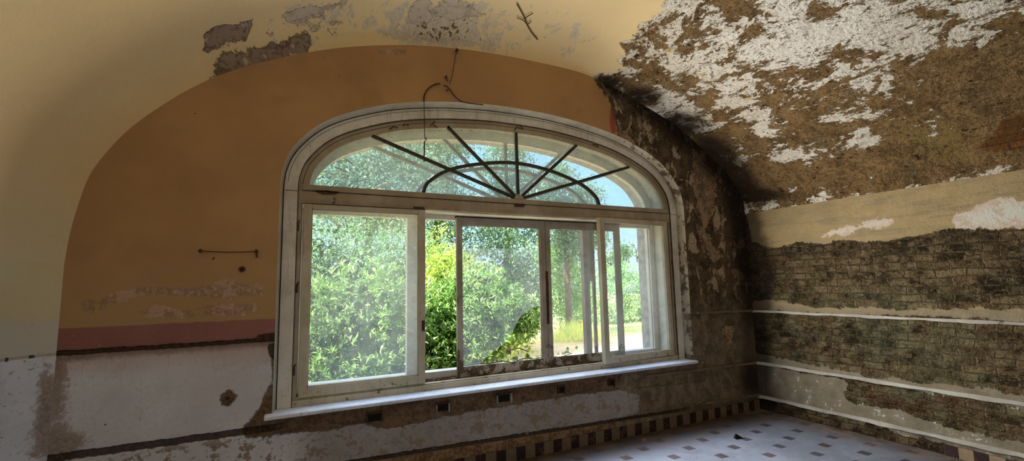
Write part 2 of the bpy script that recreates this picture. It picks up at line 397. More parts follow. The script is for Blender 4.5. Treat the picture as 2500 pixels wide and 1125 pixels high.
    col = g.mix(g.ss(.3, .9, g.attr('corner_dark')+nm*.5)*.75, col, RGB(34,27,20))
    h = g.mix(pm, g.vec(hb, hb, hb), g.vec(nf*.4+1.6, nf*.4+1.6, nf*.4+1.6))
    sh = g.n('ShaderNodeSeparateColor'); g.put(sh.inputs[0], h)
    return g.bsdf(col, .92, g.bump(V(g, sh.outputs[0]), .026), .15)

def mat_wall_left():
    g = G('left_wall_paint'); p, x, y, z = g.pos()
    nb, nm, nf, nx = g.noise(1.3, 3)-.5, g.noise(7, 5, .6)-.5, g.noise(34, 5, .65)-.5, g.noise(90, 3)-.5
    col = g.mix(g.ss(-.2, .2, nb), RGB(208,200,172), RGB(202,190,152))
    col = g.mix(g.ss(1.50, 1.40, z+nm*.1), col, RGB(196,192,180))
    lo = g.ss(1.222, 1.212, z+nf*.02)
    lc = g.mix(g.ss(-.25, .2, nb+nm), RGB(188,190,196), RGB(212,216,226))
    lc = g.mix(g.ss(.13, .2, nf+nm*.4)*.6, lc, RGB(150,120,108)); lc = g.mix(g.ss(.16, .22, nx+nf*.4), lc, RGB(70,56,48))
    col = g.mix(lo, col, lc)
    ln = g.ss(.012, .005, (z-1.226+nm*.02).abs())
    col = g.mix(ln*.4, col, RGB(120,104,88)); dots = g.ss(.05, .12, g.noise(60, 1, .5, 0., g.vec(x*0, y, 0.))-.5)
    col = g.mix(ln*dots*.9, col, RGB(42,34,28))
    md = g.attr('mould'); col = g.mix((g.ss(.35, 1.0, md+nm*1.6+nf*2.0))*.75, col, g.mix(g.ss(-.1, .1, nf), RGB(100,76,52), RGB(150,122,92)))
    return g.bsdf(col, .85, g.bump(nf*.3+nx*.1+nm*.3-ln*dots, .01), .2)

def mat_floor():
    g = G('terrazzo_floor_tiles'); p, x, y, z = g.pos()
    ax, ay = .2935, .0968; L2 = ax*ax+ay*ay
    dx, dy = x-3.195, y-3.645
    u = (dx*ax+dy*ay)/L2; v = (dy*ax-dx*ay)/L2
    fu, fv = (u+.5).fract()-.5, (v+.5).fract()-.5
    lx, ly = fu*ax-fv*ay, fu*ay+fv*ax
    dot = g.ss(.0490, .0465, lx.abs().max(ly.abs()))
    nf, nm, nb = g.noise(150, 2)-.5, g.noise(5, 5, .6)-.5, g.noise(1.2, 3)-.5
    col = g.mix(g.ss(-.2, .2, nm+nb), RGB(116,124,140), RGB(138,146,164))
    col = g.mix(g.ss(.08, .16, nf)*.7, col, RGB(178,180,186)); col = g.mix(g.ss(-.1, -.2, nf)*.5, col, RGB(80,80,86))
    col = g.mix(dot*.95, col, g.mix(g.ss(-.15, .15, nm+nf), RGB(66,56,66), RGB(86,76,86)))
    sill_shade = g.ss(3.35, 3.88, y+nm*.3)*.92; col = g.mix(sill_shade, col, g.mix(g.ss(-.1, .1, nm), RGB(72,54,36), RGB(92,70,48)))  # sill shade painted into the floor, darkening it towards the wall
    d2 = g.ss(4.9, 5.38, x+nm*.5)*.75; col = g.mix(d2, col, g.mix(g.ss(-.1, .1, nm), RGB(92,72,54), RGB(132,112,92)))
    return g.bsdf(col, .62, g.bump(nf*.1+nm*.2, .004), .35)

def mat_base_tiles(axis, origin, p_=.2, k=1.):
    g = G('skirting_tiles'); p, x, y, z = g.pos(); c = x if axis == 'x' else y
    f = ((c-origin)/p_).fract() if axis == 'x' else ((origin-c)/p_).fract()
    nm, nf = g.noise(8, 4)-.5, g.noise(50, 4)-.5
    dk = g.ss(.485, .5, f); dk = (1-dk)*g.ss(-.004, .004, f)
    col = g.mix(dk, g.mix(g.ss(-.2, .2, nm), RGB(100*k,86*k,68*k), RGB(116*k,100*k,80*k)), g.mix(g.ss(-.15, .15, nm+nf), RGB(36*k,23*k,23*k), RGB(50*k,31*k,31*k)))  # k lifts the tile colours; unlifted they hold the sill's shade
    line = g.ss(.035, .012, ((f*2+.5).fract()-.5).abs()*1.0); col = g.mix(line*.4, col, RGB(126,106,80))
    col = g.mix(g.ss(.08, .2, nm+nf)*.5, col, RGB(110,84,58))
    return g.bsdf(col, .6, g.bump(nf*.3-line*.4, .004), .3)

def mat_paint(name, base, base2, chips, chipcol=RGB(78,56,38), low=None, rough=.6, xb=None):
    g = G(name); p, x, y, z = g.pos()
    nb, nm, nf = g.noise(2.5, 3)-.5, g.noise(11, 5, .6)-.5, g.noise(60, 5, .65)-.5
    st = g.noise(30, 3, .5, 0., g.vec(x, y, z*.15))-.5
    col = g.mix(g.ss(-.2, .2, nb+nm*.4), base, base2)
    col = g.mix(g.ss(.05, .2, st)*.25, col, RGB(128,112,88))
    t = nm*.9+nf*.5+nb*.25
    if low is not None: t = t+g.ss(low[1], low[0], z)*low[2]
    if xb is not None: t = t+g.ss(xb[0], xb[1], x)*xb[2]
    ch = g.ss(chips, chips+.02, t)
    col = g.mix(ch, col, g.mix(g.ss(-.1, .12, nf), chipcol, RGB(112,86,60)))
    col = g.mix(g.ss(.17, .21, g.noise(55, 2)-.5+nm*.25)*.5, col, RGB(92,72,50)); col = g.mix(g.ss(-.05, .2, g.noise(5, 5, .65)-.5)*.22, col, RGB(150,134,106))
    return g.bsdf(col, rough, g.bump(nf*.15-ch*.8+nm*.1, .003), .35)

def mat_plain(name, c1, c2, rough=.7, sc=20., metal=0., bd=.003):
    g = G(name); n = g.noise(sc, 4)-.5
    return g.bsdf(g.mix(g.ss(-.15, .15, n), c1, c2), rough, g.bump(n, bd), .35, **({'Metallic': metal} if metal else {}))

def mat_glass(name, lo, hi, tint, spots=.0, sc=3.):
    g = G(name); p, x, y, z = g.pos()
    nb, nm, nf = g.noise(sc*.6, 3)-.5, g.noise(sc*4, 4, .6)-.5, g.noise(160, 2)-.5
    f = g.ss(-.35, .35, nb+nm*.6)*(hi-lo)+lo
    if spots: f = f+g.ss(.1, .2, nf+nm*.3)*spots
    tr = g.n('ShaderNodeBsdfTransparent'); tr.inputs[0].default_value = (.975,.99,.995,1)
    tl = g.n('ShaderNodeBsdfTranslucent'); tl.inputs[0].default_value = tint
    df = g.n('ShaderNodeBsdfDiffuse'); df.inputs[0].default_value = tint
    m0 = g.n('ShaderNodeMixShader'); m0.inputs[0].default_value = .25; g.t.links.new(tl.outputs[0], m0.inputs[1]); g.t.links.new(df.outputs[0], m0.inputs[2])
    m1 = g.n('ShaderNodeMixShader'); g.put(m1.inputs[0], f); g.t.links.new(tr.outputs[0], m1.inputs[1]); g.t.links.new(m0.outputs[0], m1.inputs[2])
    gl = g.n('ShaderNodeBsdfGlossy'); gl.inputs['Roughness'].default_value = .08
    m2 = g.n('ShaderNodeMixShader'); m2.inputs[0].default_value = .03; g.t.links.new(m1.outputs[0], m2.inputs[1]); g.t.links.new(gl.outputs[0], m2.inputs[2])
    g.t.links.new(m2.outputs[0], g.out.inputs[0]); return g.m

M_CASE = mat_paint('casing_paint', RGB(216,211,200), RGB(198,190,174), .36, low=(.7,1.0,.06))
M_SASH = mat_paint('sash_paint', RGB(194,184,162), RGB(176,164,140), .30, low=(.72,.95,.16))
M_OLD = mat_paint('weathered_sash_paint', RGB(176,168,156), RGB(146,136,122), .17, RGB(52,38,28), low=(.76,1.1,.22))
M_FRAME = mat_paint('brown_stained_frame', RGB(172,158,136), RGB(150,134,110), .28, RGB(84,58,36))
M_POST = mat_paint('reddish_post_paint', RGB(150,124,116), RGB(120,98,92), .15, RGB(72,52,44))
M_GROOVE = mat_plain('groove_shadow_paint', RGB(52,42,32), RGB(84,68,50), .9, 12)  # dark strips in this colour paint the shade between frame boards
M_BOX = mat_paint('box_lining_paint', RGB(222,220,208), RGB(206,204,196), .38, RGB(150,130,104))
M_SILL = mat_paint('sill_paint', RGB(226,226,230), RGB(208,208,214), .33, RGB(120,96,84))
M_RAIL = mat_paint('rail_paint', RGB(190,184,172), RGB(160,154,144), .20, RGB(84,72,58))
M_RAILD = mat_paint('dirty_rail_paint', RGB(132,108,84), RGB(106,86,66), .14, RGB(52,40,30))
M_REV = mat_paint('reveal_plaster', RGB(180,170,150), RGB(160,148,126), .22, RGB(70,60,50), xb=(3.0,3.7,.19))
M_STONE = mat_plain('outer_masonry', RGB(176,172,170), RGB(150,146,142), .9, 14, bd=.01)
M_BAR = mat_plain('glazing_bar_paint', RGB(66,57,47), RGB(48,41,34), .6, 30)
M_BARO = mat_plain('outer_bar_paint', RGB(150,146,140), RGB(120,116,112), .6, 30)
M_IRON = mat_plain('rusty_iron', RGB(58,42,32), RGB(94,66,46), .75, 60, .3)
M_DARK = mat_plain('dark_hollow', RGB(16,13,11), RGB(26,21,17), .95, 30)
M_WIRE = mat_plain('rusty_wire', RGB(84,56,30), RGB(60,40,24), .8, 60)
M_COB = mat_plain('dusty_cobweb', RGB(78,58,34), RGB(52,38,22), .95, 60)
M_LIGHTMETAL = mat_plain('worn_grey_metal', RGB(176,172,160), RGB(110,100,86), .6, 50, .2)
M_PANE_L = mat_glass('dusty_pane', .16, .36, (.90,.97,1.,1), .25)
M_PANE_M = mat_glass('dusty_broken_pane', .12, .26, (.90,.97,1.,1), .30)
M_PANE_C = mat_glass('lightly_dusty_pane', .06, .24, (.90,.97,1.,1), .15)
M_PANE_R = mat_glass('hazy_pane', .08, .26, (.90,.97,1.,1), .12)
M_PANE_F = mat_glass('grimy_fanlight_pane', .18, .36, (.90,.97,1.,1), .12)
M_PANE_FO = mat_glass('outer_fanlight_pane', .02, .07, (.90,.97,1.,1), .1)

# ------------------------------------------------------------------ window wall
def outline_hits(P, cx, cz, ang, closed=True):
    P = np.asarray(P); A = P; B = np.roll(P, -1, 0) if closed else None
    D = np.stack([np.cos(ang), np.sin(ang)], 1); best = np.full(len(ang), 1e9)
    for a, b in zip(A, B):
        e = b-a; w = a-np.array([cx,cz]); den = D[:,0]*e[1]-D[:,1]*e[0]
        den = np.where(abs(den) < 1e-12, 1e-12, den)
        t = (w[0]*e[1]-w[1]*e[0])/den; s = (w[0]*D[:,1]-w[1]*D[:,0])/den
        ok = (t > 1e-6) & (s >= -1e-9) & (s <= 1+1e-9); best = np.where(ok & (t < best), t, best)
    return best
SILLZ = .694
inner = opening(-.024, SILLZ-.03)
outer = np.vstack([[(XL,0)], PROF, [(XR,0)]])
cx, cz = XC, 1.75
corn = [math.atan2(z-cz, x-cx) for x, z in [inner[0], inner[-1], (XL,0), (XR,0)]]
ang = np.unique(np.r_[np.linspace(-math.pi, math.pi, 900, endpoint=False), corn])
ti, to = outline_hits(inner, cx, cz, ang), outline_hits(outer, cx, cz, ang)
K = 72; tt = np.linspace(0, 1, K)
R_ = ti[:,None]*(1-tt)+to[:,None]*tt
WX, WZ = cx+R_*np.cos(ang)[:,None], cz+R_*np.sin(ang)[:,None]
vts = np.stack([WX.ravel(), np.full(WX.size, YW), WZ.ravel()], 1); n = len(ang)
fcs = [(i*K+k, ((i+1) % n)*K+k, ((i+1) % n)*K+k+1, i*K+k+1) for i in range(n) for k in range(K-1)]
Q = vts[:,[0,2]]
brown = [pY([(669,838),(673,1003),(645,1022),(640,1040),(648,1058),(600,1068),(586,1048),(620,1015),(638,985),(652,955),(662,925),(666,880)]),
         pY([(640,1030),(700,1012),(900,985),(1200,948),(1500,908),(1720,878),(1720,930),(1540,948),(1420,962),(1260,985),(1130,1008),(1000,1036),(940,1045),(880,1035),(800,1050),(660,1062),(600,1070)]),
         pY([(538,988),(537,968),(546,955),(568,951),(578,965),(572,985),(553,994)])]
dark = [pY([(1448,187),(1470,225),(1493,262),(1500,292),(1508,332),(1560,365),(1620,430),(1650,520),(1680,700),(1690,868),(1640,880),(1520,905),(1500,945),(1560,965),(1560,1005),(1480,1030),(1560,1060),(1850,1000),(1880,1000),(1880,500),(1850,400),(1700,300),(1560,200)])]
patch = [pY(q) for q in ([(1690,355),(1735,415),(1748,480),(1735,530),(1722,560),(1700,500),(1692,430)], [(1694,540),(1720,560),(1740,600),(1762,625),(1745,642),(1712,600)],
         [(1780,650),(1805,660),(1818,680),(1800,682),(1785,667)], [(1757,800),(1790,788),(1794,820),(1785,838),(1765,815)], [(1503,300),(1530,325),(1558,362),(1530,350),(1508,326)], [(1560,280),(1572,300),(1568,318),(1556,300)])]
peelp = [pY(q) for q in ([(195,735),(225,728),(262,732),(262,760),(230,768),(200,762)], [(240,730),(300,712),(350,696),(440,702),(520,694),(560,682),(590,690),(625,694),(642,704),(636,722),(600,722),(560,728),(500,726),(440,722),(380,718),(330,722),(280,740),(250,752)], [(330,756),(400,748),(440,760),(500,744),(560,740),(620,742),(640,752),(600,768),(520,770),(440,776),(360,772)], [(920,122),(990,118),(1000,132),(935,137)])]
redp = [pY([(1491,268),(1500,285),(1505,322),(1494,328),(1487,297)])]
hole = [pY(q) for q in ([(627,818),(674,811),(675,826),(629,833)], [(652,842),(675,836),(675,882),(660,870)], [(552,968),(560,968),(560,975),(553,975)], [(588,652),(595,652),(595,660),(588,660)], [(518,628),(523,628),(523,634),(518,634)])]
mould = g_blob(vts, [(135,960,38,95,1.), (165,1085,70,35,.9), (150,900,30,30,.5), (130,1100,60,60,.6)])
corner_dark_w = g_blob(vts, [(1500,215,60,28,.9), (1600,270,60,35,1.), (1680,320,70,45,1.), (1750,390,60,60,1.), (1805,470,40,80,1.), (1815,600,35,90,.9), (1830,760,30,120,.7), (1840,930,50,60,.8), (1700,1000,200,20,.5)])
wall_back = mesh_obj('wall_back', vts, fcs, mat_wall_window(), None, True, dict(brown=usdf(Q,brown), dark=usdf(Q,dark), patch=usdf(Q,patch), peel=usdf(Q,peelp), red=usdf(Q,redp), hole=usdf(Q,hole), mould=mould, corner_dark=corner_dark_w),
    label='far plaster wall around the arched window, ochre paint over a pink band and pale dado', kind='structure')
rv = MB(); ra, rb, rc = opening(-.024, SILLZ-.03), opening(-.002, SILLZ-.03), opening(-.002, SILLZ-.03); nn = len(ra)
rv.add([(q[0],YW,q[1]) for q in ra]+[(q[0],YW+.10,q[1]) for q in rb]+[(q[0],YW+.16,q[1]) for q in rc], [(i,i+1,nn+i+1,nn+i) for i in range(nn-1)]+[(nn+i,nn+i+1,2*nn+i+1,2*nn+i) for i in range(nn-1)])
rv.build('reveal', M_REV, wall_back, True, label='narrow pale plaster reveal round the window')
# outer leaf of the masonry, seen through the panes
oo = opening(.209, .62); big = [(-1.7,-1.0)]
Ax = oo; Bx = []
for q in Ax:
    d = q-np.array([XC,1.75]); t = min([(3.9/abs(d[0])) if abs(d[0]) > 1e-6 else 9e9, (2.9/abs(d[1])) if abs(d[1]) > 1e-6 else 9e9]); Bx.append(np.array([XC,1.75])+d*t)
mb = MB().ring(Ax, Bx, 4.415, 4.58); mb.box(-1.75, 6.05, 4.415, 4.58, -1.15, .62)
wall_out = mb.build('wall_outside', M_STONE, None, label='outer masonry leaf of the window wall with its grey arched reveal', kind='structure')

# ------------------------------------------------------------------ vault, side walls, floor
SP = resample(PROF, .05); sl = np.r_[0, np.cumsum(np.linalg.norm(np.diff(SP, axis=0), axis=1))]
tg = np.gradient(SP, axis=0); tg /= np.linalg.norm(tg, axis=1)[:,None]; no = np.stack([-tg[:,1], tg[:,0]], 1)
def sstep(a, b, x): t = np.clip((x-a)/(b-a), 0, 1); return t*t*(3-2*t)
FR = .25   # rounded edge between vault and window wall
rr = FR*(1-sstep(2.5, 3.5, SP[:,0]))
YE = -3.4
ys_f = np.array([0,.004,.015,.035,.065,.1,.14,.19,.25,.32,.4,.5,.6,.7,.8,.9,1.])
yfil = FR*ys_f; yrest = np.r_[np.arange(FR+.04, 3.2, .05), np.linspace(3.3, 4-YE, 24)]
dl = np.r_[yfil, yrest]
vts = []; SS = []; 
for i in range(len(SP)):
    r = rr[i]
    for d in dl:
        off = r if d >= FR else r*math.sqrt(max(0, 1-(1-d/FR)**2))
        q = SP[i]+no[i]*off; vts.append((q[0], YW-d, q[1])); SS.append((sl[i], YW-d))
vts, SS = np.array(vts), np.array(SS); m = len(dl)
fcs = [(i*m+k, i*m+k+1, (i+1)*m+k+1, (i+1)*m+k) for i in range(len(SP)-1) for k in range(m-1)]
def hit_profile(d, k):
    SO = SP+no*(rr*k)[:,None]; best = None
    for i in range(len(SP)-1):
        a, e = SO[i]-np.array([0,H]), SO[i+1]-SO[i]; den = d[0]*e[1]-d[2]*e[0]
        if abs(den) < 1e-12: continue
        t = (a[0]*e[1]-a[1]*e[0])/den; s = (a[0]*d[2]-a[1]*d[0])/den
        if t > 0 and -1e-6 <= s <= 1+1e-6 and (best is None or t > best[0]): best = (t, sl[i]+s*(sl[i+1]-sl[i]))
    return best
def pV(pts):
    """photo position -> (arc length, depth) on the vault, following its rounded edge at the window wall"""
    out = []
    for u, v in pts:
        d = ray(u, v); best = hit_profile(d, 1.)
        if best is not None and best[0]*d[1] > YW-FR:
            c = []
            for k in np.linspace(0, 1, 17):
                b = hit_profile(d, k)
                if b is None: continue
                q = min(max((YW-b[0]*d[1])/FR, 0), 1); c.append((abs(k-math.sqrt(max(0, 1-(1-q)**2))), b))
            best = min(c, key=lambda z: z[0])[1]
        if best is None: best = (3.0, sl[-1]+.3)
        out.append((best[1], best[0]*d[1]))
    return np.array(out)
dmg = [pV([(1652,-60),(1625,10),(1590,48),(1560,62),(1545,96),(1512,104),(1532,130),(1512,150),(1526,168),(1505,180),(1450,186)]).tolist()+[(pV([(1450,186)])[0][0], 4.2), (sl[-1]+.5, 4.2), (sl[-1]+.5, -4), (pV([(1652,-60)])[0][0]-.1, -4)]]
pbr = [pV(q) for q in ([(497,75),(540,58),(562,66),(618,50),(612,80),(603,105),(560,102),(500,125),(512,108),(498,95)], [(462,215),(520,172),(560,150),(600,140),(612,120),(650,110),(700,95),(750,80),(764,95),(725,125),(690,142),(640,150),(560,178),(500,205)], [(435,95),(455,86),(453,97),(440,102)], [(668,150),(690,146),(682,172)])]
pgr = [pV(q) for q in ([(685,42),(700,25),(790,10),(855,-12),(850,12),(800,38),(838,52),(800,56),(760,44),(700,58)], [(760,62),(830,52),(815,72),(770,78)], [(640,88),(690,52),(700,60),(650,92)], [(985,50),(1005,10),(1030,-10),(1060,5),(1050,25),(1100,-10),(1150,10),(1188,38),(1130,45),(1060,40),(1010,62)], [(950,60),(1000,50),(1000,72),(960,70)])]
bias = g_blob(vts, [(1620,40,40,30,.10),(1720,70,60,60,.14),(1590,180,60,30,.10),(1780,20,60,20,.16),(1500,200,50,25,.2),(1690,265,80,40,-.22),(1760,180,60,60,-.05),(1900,110,90,50,-.14),(2080,70,150,40,-.22),(2000,30,40,18,.2),(2250,110,120,60,-.12),(1880,330,260,110,.13),(2000,230,120,60,.04),
     (2150,220,60,20,-.12),(2330,190,150,110,.24),(2480,150,100,110,.25),(2200,330,250,70,.18),(2110,340,40,26,-.30),(1960,385,70,16,-.30),(1875,290,45,28,-.28),(2040,285,30,20,-.25),(1890,350,30,20,-.22),(2290,55,60,20,.08),(2420,30,60,20,-.1),(1700,410,60,120,.15),(1900,440,150,40,.3),(2150,415,160,28,.3),(2350,380,200,40,.3),(2450,300,80,60,.2)])+.0
moss = g_blob(vts, [(2230,330,60,40,.9),(2320,330,60,40,.8),(2300,380,60,25,.7)])
brk = [pV([(2640,230),(2450,290),(2420,330),(2380,370),(2500,366),(2640,330)])]
corner_dark = g_blob(vts, [(1480,200,55,22,1.), (1570,235,60,25,1.1), (1660,300,70,35,1.1), (1740,370,60,45,1.1), (1800,440,50,50,1.1), (1850,480,80,25,.8), (1900,475,100,15,.3)])
flake = np.clip(g_blob(vts, [(760,30,140,40,.55),(1080,50,160,55,.85),(1060,95,140,25,.45),(1420,90,70,60,.5),(1330,60,60,60,.2),(1220,120,60,30,.3),(720,110,80,30,.4)]), 0, 1)
grime = g_blob(vts, [(640,140,150,60,.0)])
ceiling = mesh_obj('ceiling', vts, fcs, mat_vault(), None, True, dict(damage=usdf(SS,dmg), peel_brown=usdf(SS,pbr), peel_grey=usdf(SS,pgr), bricks=usdf(SS,brk), bias=bias, moss=moss, corner_dark=corner_dark, flake=flake, grime=grime),
    label='barrel vaulted ceiling, cream paint on the left and peeling to brown on the right', kind='structure')

def grid(us, vs, fn):
    P = np.array([fn(u, v) for u in us for v in vs]); n = len(vs)
    return P, [(i*n+k, (i+1)*n+k, (i+1)*n+k+1, i*n+k+1) for i in range(len(us)-1) for k in range(n-1)]
yw = np.r_[4.0-yfil, np.arange(4-FR-.03, 2.2, -.03), np.linspace(2.1, YE, 20)]
def left_pt(y, z):
    d = 4-y; off = FR if d >= FR else FR*math.sqrt(max(0, 1-(1-d/FR)**2)); return (XL-off, y, z)
P, Fc = grid(yw, np.linspace(0, 1.83, 62), left_pt)
wall_left = mesh_obj('wall_left', P, Fc, mat_wall_left(), None, True, dict(mould=g_blob(P, [(115,950,28,95,1.), (105,1090,50,60,.8), (118,1020,40,60,.7)])), label='left wall, pale grey lower half below cream paint', kind='structure')

yr = np.r_[np.arange(4.0, 1.2, -.014), np.linspace(1.15, YE, 26)]
P, Fc = grid(yr, np.linspace(0, 2.47, 160), lambda y, z: (XR+.002*0, y, z))
Q = P[:,[1,2]]
plast = [pX([(1815,486),(1900,455),(2000,447),(2200,408),(2500,366),(2600,345),(2600,555),(2500,556),(2420,562),(2330,560),(2260,572),(2190,588),(2120,592),(2060,585),(2000,596),(1940,592),(1900,606),(1860,600),(1836,590)]),
         pX([(1838,735),(1880,730),(1925,738),(1960,742),(2000,752),(2100,748),(2200,756),(2300,752),(2420,752),(2600,765),(2600,790),(2300,775),(2000,765),(1838,757)]),
         pX([(1844,862),(1900,872),(1960,885),(2060,905),(2120,918),(2200,925),(2320,940),(2420,950),(2600,985),(2600,1012),(2300,965),(2160,940),(2000,908),(1844,885)]),
         pX([(1846,885),(1950,905),(2060,925),(2074,940),(2062,958),(2066,972),(2090,985),(2200,1000),(2300,1040),(2400,1062),(2600,1100),(2600,1160),(2300,1085),(2100,1030),(1960,990),(1850,966)])]
pale = [pX([(2326,556),(2330,528),(2360,512),(2400,500),(2430,484),(2470,484),(2520,492),(2600,480),(2600,545),(2480,550),(2400,560)]), pX([(2005,578),(2030,560),(2090,550),(2140,536),(2185,532),(2165,552),(2110,558),(2050,575)])]
wall_right = mesh_obj('wall_right', P, Fc, mat_wall_right(), None, True, dict(plaster=usdf(Q,plast), pale=usdf(Q,pale), red=np.clip(g_blob(P,[(1990,850,60,25,.9),(2200,985,120,25,1.),(2080,985,60,20,.7),(2350,1000,150,40,.5),(1900,830,60,60,.4),(2140,1040,60,14,1.)]),0,1),
    black=g_blob(P,[(2450,650,90,90,.6),(2150,600,250,30,.45),(2000,640,120,60,.3),(2100,820,200,60,.25),(1880,640,60,80,.4)]), corner_dark=g_blob(P, [(1820,560,50,120,1.), (1836,680,60,90,.95), (1840,820,55,110,.9), (1848,920,40,60,.8), (1850,985,90,30,.8), (1990,640,100,50,.45)])),
    label='right wall of mossy bare brick between strips of old plaster', kind='structure')
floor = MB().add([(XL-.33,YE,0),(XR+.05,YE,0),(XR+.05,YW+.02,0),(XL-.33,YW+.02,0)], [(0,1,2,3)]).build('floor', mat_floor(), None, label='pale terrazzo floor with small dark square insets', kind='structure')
MB().box(XL-.4, XR+.4, YE-.1, YE, -.1, 4.3).build('wall_front', M_REV, None, label='wall behind the viewer', kind='structure')

# skirting tiles
X0 = 1.98968
bb = MB().box(XL, XR, YW-.012, YW+.02, .0, .112).build('baseboard_back', mat_base_tiles('x', X0), None, label='skirting of alternating dark maroon and tan tiles below the window', kind='structure')
MB().box(XR-.012, XR+.02, -1.2, 2.19, .0, .094).build('baseboard_right', mat_base_tiles('y', 2.19, k=1.45), None, label='skirting of alternating dark maroon and pale tiles on the right wall', kind='structure')
# rails
def rail_right(nm, z0, z1, y0, y1, d=.022, mat=M_RAIL, lab=''):
    P = [(y, z0+.004*math.sin(9*y)+.003*math.sin(23*y), z1+.003*math.sin(7*y+1)) for y in np.linspace(y0, y1, 60)]
    mb = MB(); n = len(P)
    v = [(XR-d, y, a) for y, a, b in P]+[(XR-d*.8, y, b) for y, a, b in P]+[(XR+.01, y, a) for y, a, b in P]+[(XR+.01, y, b) for y, a, b in P]
    f = []
    for i in range(n-1): f += [(i,i+1,n+i+1,n+i), (n+i,n+i+1,3*n+i+1,3*n+i), (2*n+i,2*n+i+1,i+1,i)]
    f += [(0,n,3*n,2*n), (n-1,3*n-1,4*n-1,2*n-1)]
    return mb.add(v, f).build(nm, mat, None, label=lab, kind='structure')
rail_right('trim_1', 1.188, 1.214, 4.0, -1.2, .02, M_RAIL, 'upper pale wooden rail along the brick wall')
rail_right('trim_2', .545, .578, 4.0, -1.2, .03, M_RAIL, 'middle pale wooden rail along the brick wall')
rail_right('trim_3', .138, .172, 4.0, -1.2, .035, M_RAIL, 'lowest dirty rail just above the floor of the brick wall')
def rail_back(nm, x0, x1, za, zb, h, d, mat, lab):
    xs = np.linspace(x0, x1, 40); zz = np.interp(xs, [x0,x1], [za,zb])
    a = [(x, z-h/2+.003*math.sin(21*x)) for x, z in zip(xs, zz)]; b = [(x, z+h/2+.002*math.sin(13*x)) for x, z in zip(xs, zz)]
    return MB().ring(a, b, YW-d, YW+.01).build(nm, mat, None, label=lab, kind='structure')
rail_back('trim_4', 4.42, XR, 1.222, 1.206, .026, .02, M_RAILD, 'short dirty rail between window and corner at dado height')
rail_back('trim_5', 3.55, XR, .585, .560, .024, .022, M_RAILD, 'brown rail stub running under the sill into the corner')
rail_back('trim_6', 4.45, XR, .190, .168, .026, .024, M_RAILD, 'lowest brown rail stub beside the corner')

MB().box(-1.8, 6.1, YE-.2, 4.6, 4.25, 4.45).box(-1.8, -1.62, YE-.2, 4.6, -1.1, 4.3).box(5.9, 6.1, YE-.2, 4.6, -1.1, 4.3).box(-1.8, 6.1, YE-.2, YE-.1, -1.1, 4.3).build('sun_block_shell', M_STONE, None, label='unseen outer shell and roof added to keep out stray sun', kind='structure')  # unseen shell and roof, added to keep sun out of the wall cavity

for z0, z1 in ((1.150, 1.215), (.702, .745)): MB().box(4.275, 4.312, 3.996, 4.06, z0, z1).build('rail_socket', M_RAILD, wall_back, label='dark socket in the right window reveal')

# ------------------------------------------------------------------ the window
win = empty('window_1', (XC, 4.1, SILLZ), label='large arched timber window with sliding sashes, dusty panes and a fan shaped top light', kind='structure')
ZB = SILLZ; _op0 = opening(0, ZB)
MB().ring(opening(.004,ZB), opening(.107,ZB), 4.095, 4.14).build('casing', M_CASE, win, bevel=.004)
MB().ring(opening(-.003,ZB), opening(.010,ZB), 4.104, 4.15).build('shadow_gap', M_DARK, win, label='dark gap between casing and plaster')  # dark ring stands in for the shade in the gap
mbj = MB()
for i in (0, 1):
    o_, q_ = opening(.010,ZB), opening(.108,ZB); j = min(range(len(o_)), key=lambda k: abs(o_[k][1]-2.40)+(99 if (o_[k][0] > XC) != bool(i) else 0))
    a, b = o_[j], q_[j]; mbj.box(min(a[0],b[0]), max(a[0],b[0]), 4.0935, 4.10, 2.398, 2.402)
mbj.build('joint_line', M_IRON, win)
MB().ring(opening(.107,ZB), opening(.140,ZB), 4.112, 4.16).build('inner_frame', M_FRAME, win, bevel=.003)
MB().ring(opening(.105,ZB), opening(.110,ZB), 4.094, 4.114).ring(opening(.1385,ZB), opening(.1425,2.34), 4.1105, 4.13).build('groove', M_GROOVE, win, label='dark shadow line between casing and frame')  # dark rings painting shade into the casing and frame joints
_ar = [k for k, q in enumerate(_op0) if q[1] > 2.42]
MB().ring(opening(.027,ZB)[_ar], opening(.030,ZB)[_ar], 4.094, 4.1).build('groove', M_GROOVE, win, label='dark line along the arched casing board')
MB().box(XC-HW+.142, XC+HW-.142, 4.1025, 4.112, 2.407, 2.413).box(.16, 1.17, 4.104, 4.11, 2.301, 2.306).build('groove', M_GROOVE, win, label='dark line under the fan light')
XA, XB = XC-HW+.107, XC+HW-.107
MB().box(XA, XB, 4.108, 4.16, 2.304, 2.408).box(XA+.03, XB-.03, 4.102, 4.112, 2.325, 2.338).build('transom', M_FRAME, win, bevel=.003)
MB().box(XA, XB, 4.100, 4.165, ZB, .742).box(XA+.02, XB-.02, 4.118, 4.17, .742, .752).build('bottom_rail', M_SASH, win, bevel=.003)
MB().box(XC-HW+.13, XC+HW-.13, 4.16, 4.36, 2.304, 2.44).build('head_lining', M_BOX, win)
MB().ring(opening(.122,.70), opening(.136,.70), 4.14, 4.37).build('box_lining', M_BOX, win, True, label='white lining boards of the window box')
tr = MB().box(XC-HW+.13, XC+HW-.13, 4.165, 4.40, .700, .728)
for yy in (4.185, 4.255, 4.325): tr.box(XC-HW+.14, XC+HW-.14, yy, yy+.012, .728, .748)
tr.build('sliding_track', M_OLD, win)
MB().box(1.50, 3.5, 4.206, 4.235, 2.258, 2.274).build('top_gap_shade', M_DARK, win)  # dark strip standing in for the shaded gap above the middle sashes
sill = MB().box(-.073, 4.306, 3.918, 4.12, .664, ZB).build('window_sill', M_SILL, win, bevel=.006, label='whitewashed projecting sill board')
